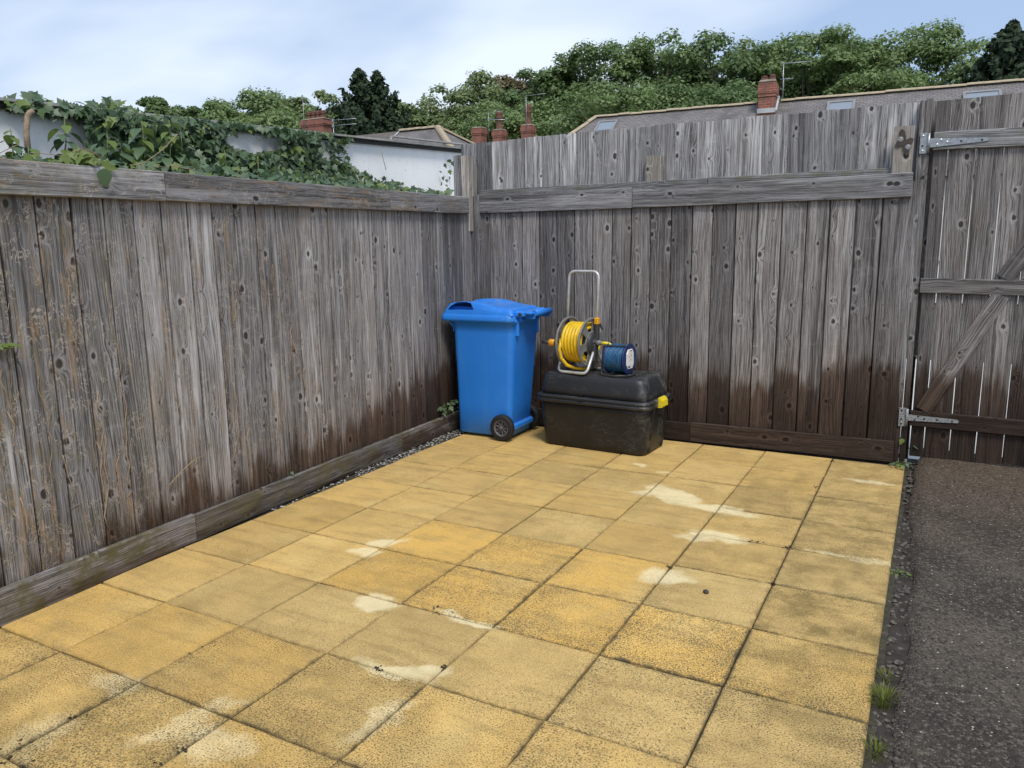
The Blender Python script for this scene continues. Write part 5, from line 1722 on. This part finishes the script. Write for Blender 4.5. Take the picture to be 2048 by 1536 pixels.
# ================================================================== trees
def leaf_cards(P, N, size, mat, name, r):
    """diamond shaped leaf sprays, each bent along its middle"""
    n = len(P)
    N = N / np.linalg.norm(N, axis=1, keepdims=True)
    a = r.normal(size=(n, 3)); a -= N * (a * N).sum(1, keepdims=True); a /= np.linalg.norm(a, axis=1, keepdims=True)
    b = np.cross(N, a)
    s = size * r.uniform(.6, 1.35, (n, 1))
    v0 = P - a * s; v1 = P + b * s * .62 - N * s * .18; v2 = P + a * s * 1.05 - N * s * .12; v3 = P - b * s * .62 - N * s * .18
    V = np.stack([v0, v1, v2, v3], 1).reshape(-1, 3)
    i = np.arange(n) * 4
    F = np.concatenate([np.stack([i, i + 1, i + 2], 1), np.stack([i, i + 2, i + 3], 1)])
    return big_mesh(name, V, F, mat)


def limb_tree(root, base, top, rad_, lobes, seed):
    r = random.Random(seed)
    m = MB()
    h = top - base.z
    trunk_top = base + Vector((r.uniform(-.5, .5), r.uniform(-.5, .5), h * .55))
    m.tube([base, base.lerp(trunk_top, .5) + Vector((r.uniform(-.2, .2), r.uniform(-.2, .2), 0)), trunk_top], h * .024, 10, r1=h * .013)
    for q in lobes:
        st = base.lerp(trunk_top, r.uniform(.55, 1.0))
        q = Vector(q)
        mid = st.lerp(q, .5) + Vector((r.uniform(-.4, .4), r.uniform(-.4, .4), r.uniform(.0, .6)))
        m.tube([st, mid, q], h * .009, 6, r1=h * .002)
    m.build("trunk", M_BARK, root, Matrix.Identity(4))


def broad_tree(name, label, cx, topy, wpx, depth, mat, seed, n=18000, size=0.125, nl=90, hk=2.5, group="broadleaf trees beyond the houses"):
    """a tree whose top stands at the given bearing; depth in metres from the camera"""
    r = np.random.default_rng(seed)
    top = CAM + ray(cx, topy) * depth
    R = 1.32 * wpx / FPX * depth / 2
    zt = top.z
    H = R * hk * .80
    cz = zt - H * .5
    base = Vector((top.x, top.y, -.2))
    root = thing(name, label, "tree", T(*base), group)
    # lobes: a ragged crown made of many boughs
    ph = r.uniform(0, 6.28, 6)
    lobes, lr = [], []
    for i in range(nl):
        while True:
            d = r.normal(size=3); d /= np.linalg.norm(d)
            if d[2] > -.7: break
        az = math.atan2(d[1], d[0])
        d = np.sign(d) * np.abs(d) ** .80
        env = 1 + .10 * math.sin(3 * az + ph[0] + 2 * d[2]) + .08 * math.sin(5 * az + ph[1] - 3 * d[2])
        rl = R * r.uniform(.13, .27)
        k = (r.uniform(.80, 1.0) if i > nl * .22 else r.uniform(.2, .7)) * env
        lobes.append(np.array([top.x + d[0] * (R * k - rl * .8), top.y + d[1] * (R * k - rl * .8), cz + d[2] * (H * .5 * min(k, 1.0) - rl * .8)])); lr.append(rl)
    lobes, lr = np.array(lobes), np.array(lr)
    w = lr ** 2; idx = r.choice(len(lobes), n, p=w / w.sum())
    d = r.normal(size=(n, 3)); d /= np.linalg.norm(d, axis=1, keepdims=True)
    d[:, 2] = np.where(d[:, 2] < -.15, -d[:, 2] * .8, d[:, 2])
    rr = lr[idx, None] * (0.74 + 0.34 * r.random((n, 1)) ** .8)
    bump_ = 1 + .20 * np.sin(d[:, :1] * 9 + idx[:, None]) * np.sin(d[:, 1:2] * 11 + idx[:, None] * 2.3) + .09 * r.normal(size=(n, 1))
    P = lobes[idx] + d * rr * bump_ * np.array([1, 1, .88])
    N = d * 1.0 + np.array([0, 0, .55]) + r.normal(size=(n, 3)) * .40
    link("crown", leaf_cards(P, N, size * depth / 55.0 * 1.08, mat, "crown", r), root, Matrix.Identity(4))
    limb_tree(root, base, zt - H * .1, R, [tuple(q) for q in lobes[::3]], seed)
    return root


def conifer(name, label, cx, topy, wpx, depth, seed, n=14000, tops=((0, 0, 1.0),), group="conifers beyond the houses", full=0.62, Hk=None):
    r = np.random.default_rng(seed)
    top = CAM + ray(cx, topy) * depth
    R = wpx / FPX * depth / 2
    H = top.z * .92 if Hk is None else Hk
    base = Vector((top.x, top.y, -.2))
    root = thing(name, label, "tree", T(*base), group)
    PP, NN = [], []
    tr = MB()
    for (dx, dy, hk) in tops:
        zt = top.z - (1 - hk) * H
        nb = int(95 * hk)
        tr.tube([(base.x + dx * R * .4, base.y + dy * R * .4, -.2), (base.x + dx * R, base.y + dy * R, zt - .3)], .22, 8, r1=.02)
        per = n // len(tops) // nb
        for i in range(nb):
            u = (i + r.random()) / nb            # 0 at the tip, 1 at the skirt
            a = i * 2.399 + r.uniform(-.3, .3)
            L = R * full * (u ** 1.0) * r.uniform(.62, 1.38) + .10
            z0 = zt - u * H * .93
            t_ = r.random(per) ** .75
            bx = base.x + dx * R + math.cos(a) * L * t_; by = base.y + dy * R + math.sin(a) * L * t_
            bz = z0 - .34 * L * t_ + .74 * L * t_ ** 2.4
            sp = .07 + .15 * L * (1 - t_ * .85) * .6
            P = np.stack([bx, by, bz], 1) + r.normal(size=(per, 3)) * sp[:, None] * np.array([.8, .8, .55])
            PP.append(P)
            NN.append(np.stack([np.cos(a) * np.ones(per), np.sin(a) * np.ones(per), .6 * np.ones(per)], 1) + r.normal(size=(per, 3)) * .5)
        q = 90
        PP.append(np.stack([np.full(q, base.x + dx * R) + r.normal(size=q) * .07, np.full(q, base.y + dy * R) + r.normal(size=q) * .07, zt - r.random(q) * 1.3], 1)); NN.append(r.normal(size=(q, 3)) + np.array([0, 0, .5]))
    link("crown", leaf_cards(np.concatenate(PP), np.concatenate(NN), .19, M_CONIFER, "crown", r), root, Matrix.Identity(4))
    tr.build("trunk", M_BARK, root, Matrix.Identity(4))


# right hand row, from the gate side towards the middle
broad_tree("sycamore_tree", "large bright green tree with a domed crown at the right of the row", 1848, 42, 215, 56, M_LEAF_SYC, 1, 22000)
broad_tree("sycamore_tree", "small dark tree in the gap left of the domed bright tree", 1712, 90, 120, 62, M_LEAF_DARK, 2, 11000)
broad_tree("sycamore_tree", "rounded green tree just right of the brick chimney and aerial", 1632, 58, 190, 56, M_LEAF_SYC, 3, 20000)
broad_tree("oak_tree", "dark green tree standing right behind the big brick chimney", 1540, 70, 160, 60, M_LEAF_SYC, 4, 16000)
broad_tree("oak_tree", "tall dark tree left of the big brick chimney", 1435, 66, 200, 58, M_LEAF_DARK, 5, 20000)
broad_tree("oak_tree", "broad green tree over the hip end of the long roof", 1315, 68, 200, 60, M_LEAF_SYC, 6, 20000)
broad_tree("oak_tree", "dark tree with a peaked top left of the long roof's hip", 1190, 78, 185, 62, M_LEAF_DARK, 7, 18000)
broad_tree("oak_tree", "dark shoulder tree stepping down above the three chimneys", 1098, 128, 160, 62, M_LEAF_DARK, 8, 15000)
broad_tree("oak_tree", "lower green tree in front of the row above the long roof's left end", 1240, 160, 230, 50, M_LEAF_SYC, 9, 18000, hk=1.8)
broad_tree("oak_tree", "lower dark tree in front of the row between hip and chimney", 1410, 150, 220, 50, M_LEAF_DARK, 10, 18000, hk=1.8)
broad_tree("ash_tree", "bronze tinged tree top between the pale tree and the dark row", 1030, 142, 105, 68, M_LEAF_BROWN, 11, 9000)
broad_tree("ash_tree", "pale feathery tree at the left end of the long row", 945, 148, 190, 64, M_LEAF_LITE, 12, 22000)
broad_tree("ash_tree", "low green tree behind the three chimneys", 1030, 200, 250, 60, M_LEAF_SYC, 13, 18000, hk=1.6)
broad_tree("sycamore_tree", "low green tree filling below the domed tree at the right", 1760, 135, 210, 53, M_LEAF_SYC, 14, 16000, hk=1.8)
conifer("fir_tree", "dark pointed conifer at the right edge of the picture", 2026, 46, 230, 44, 21, 20000, ((0, 0, 1.0), (.45, .3, .86), (-.40, .2, .74)), full=1.15, Hk=6.5)
# left hand group
broad_tree("sycamore_tree", "small round tree rising alone above the ivy", 332, 194, 90, 60, M_LEAF_DARK, 31, 13000, nl=50)
broad_tree("sycamore_tree", "low green tree just right of the small round tree", 425, 202, 150, 64, M_LEAF_SYC, 32, 24000)
broad_tree("sycamore_tree", "broad green tree in the middle of the left group", 525, 180, 200, 66, M_LEAF_SYC, 33, 32000)
broad_tree("sycamore_tree", "pale green tree beside the twin conifer on its left", 628, 184, 150, 68, M_LEAF_LITE, 34, 22000)
broad_tree("sycamore_tree", "green tree tucked against the right of the twin conifer", 795, 200, 110, 66, M_LEAF_SYC, 35, 15000)
broad_tree("sycamore_tree", "low tree behind the roof at the left end of the long row", 880, 215, 120, 70, M_LEAF_SYC, 37, 9000)
conifer("cypress_tree", "twin-topped dark conifer rising over the garage roof", 728, 138, 185, 60, 22, 30000, ((-.16, 0, 1.0), (.22, .15, .97), (-.62, .2, .62), (.68, 0, .58), (.05, -.4, .62)), full=1.22, Hk=7.8)
broad_tree("sycamore_tree", "low dark greenery behind the ivy at the far left", 255, 212, 110, 62, M_LEAF_DARK, 36, 8000, nl=50)
for (cx_, ty_, w_, lab_) in ((480, 222, 190, "low green growth right behind the ivy crest in the left group"), (590, 222, 200, "low green growth behind the four-pot chimney"), (370, 226, 170, "low green growth below the small round tree"), (845, 232, 110, "low green growth above the hipped roof")):
    broad_tree("thicket_tree", lab_, cx_, ty_, w_, 63, M_LEAF_SYC, int(cx_), 17000, hk=1.5)
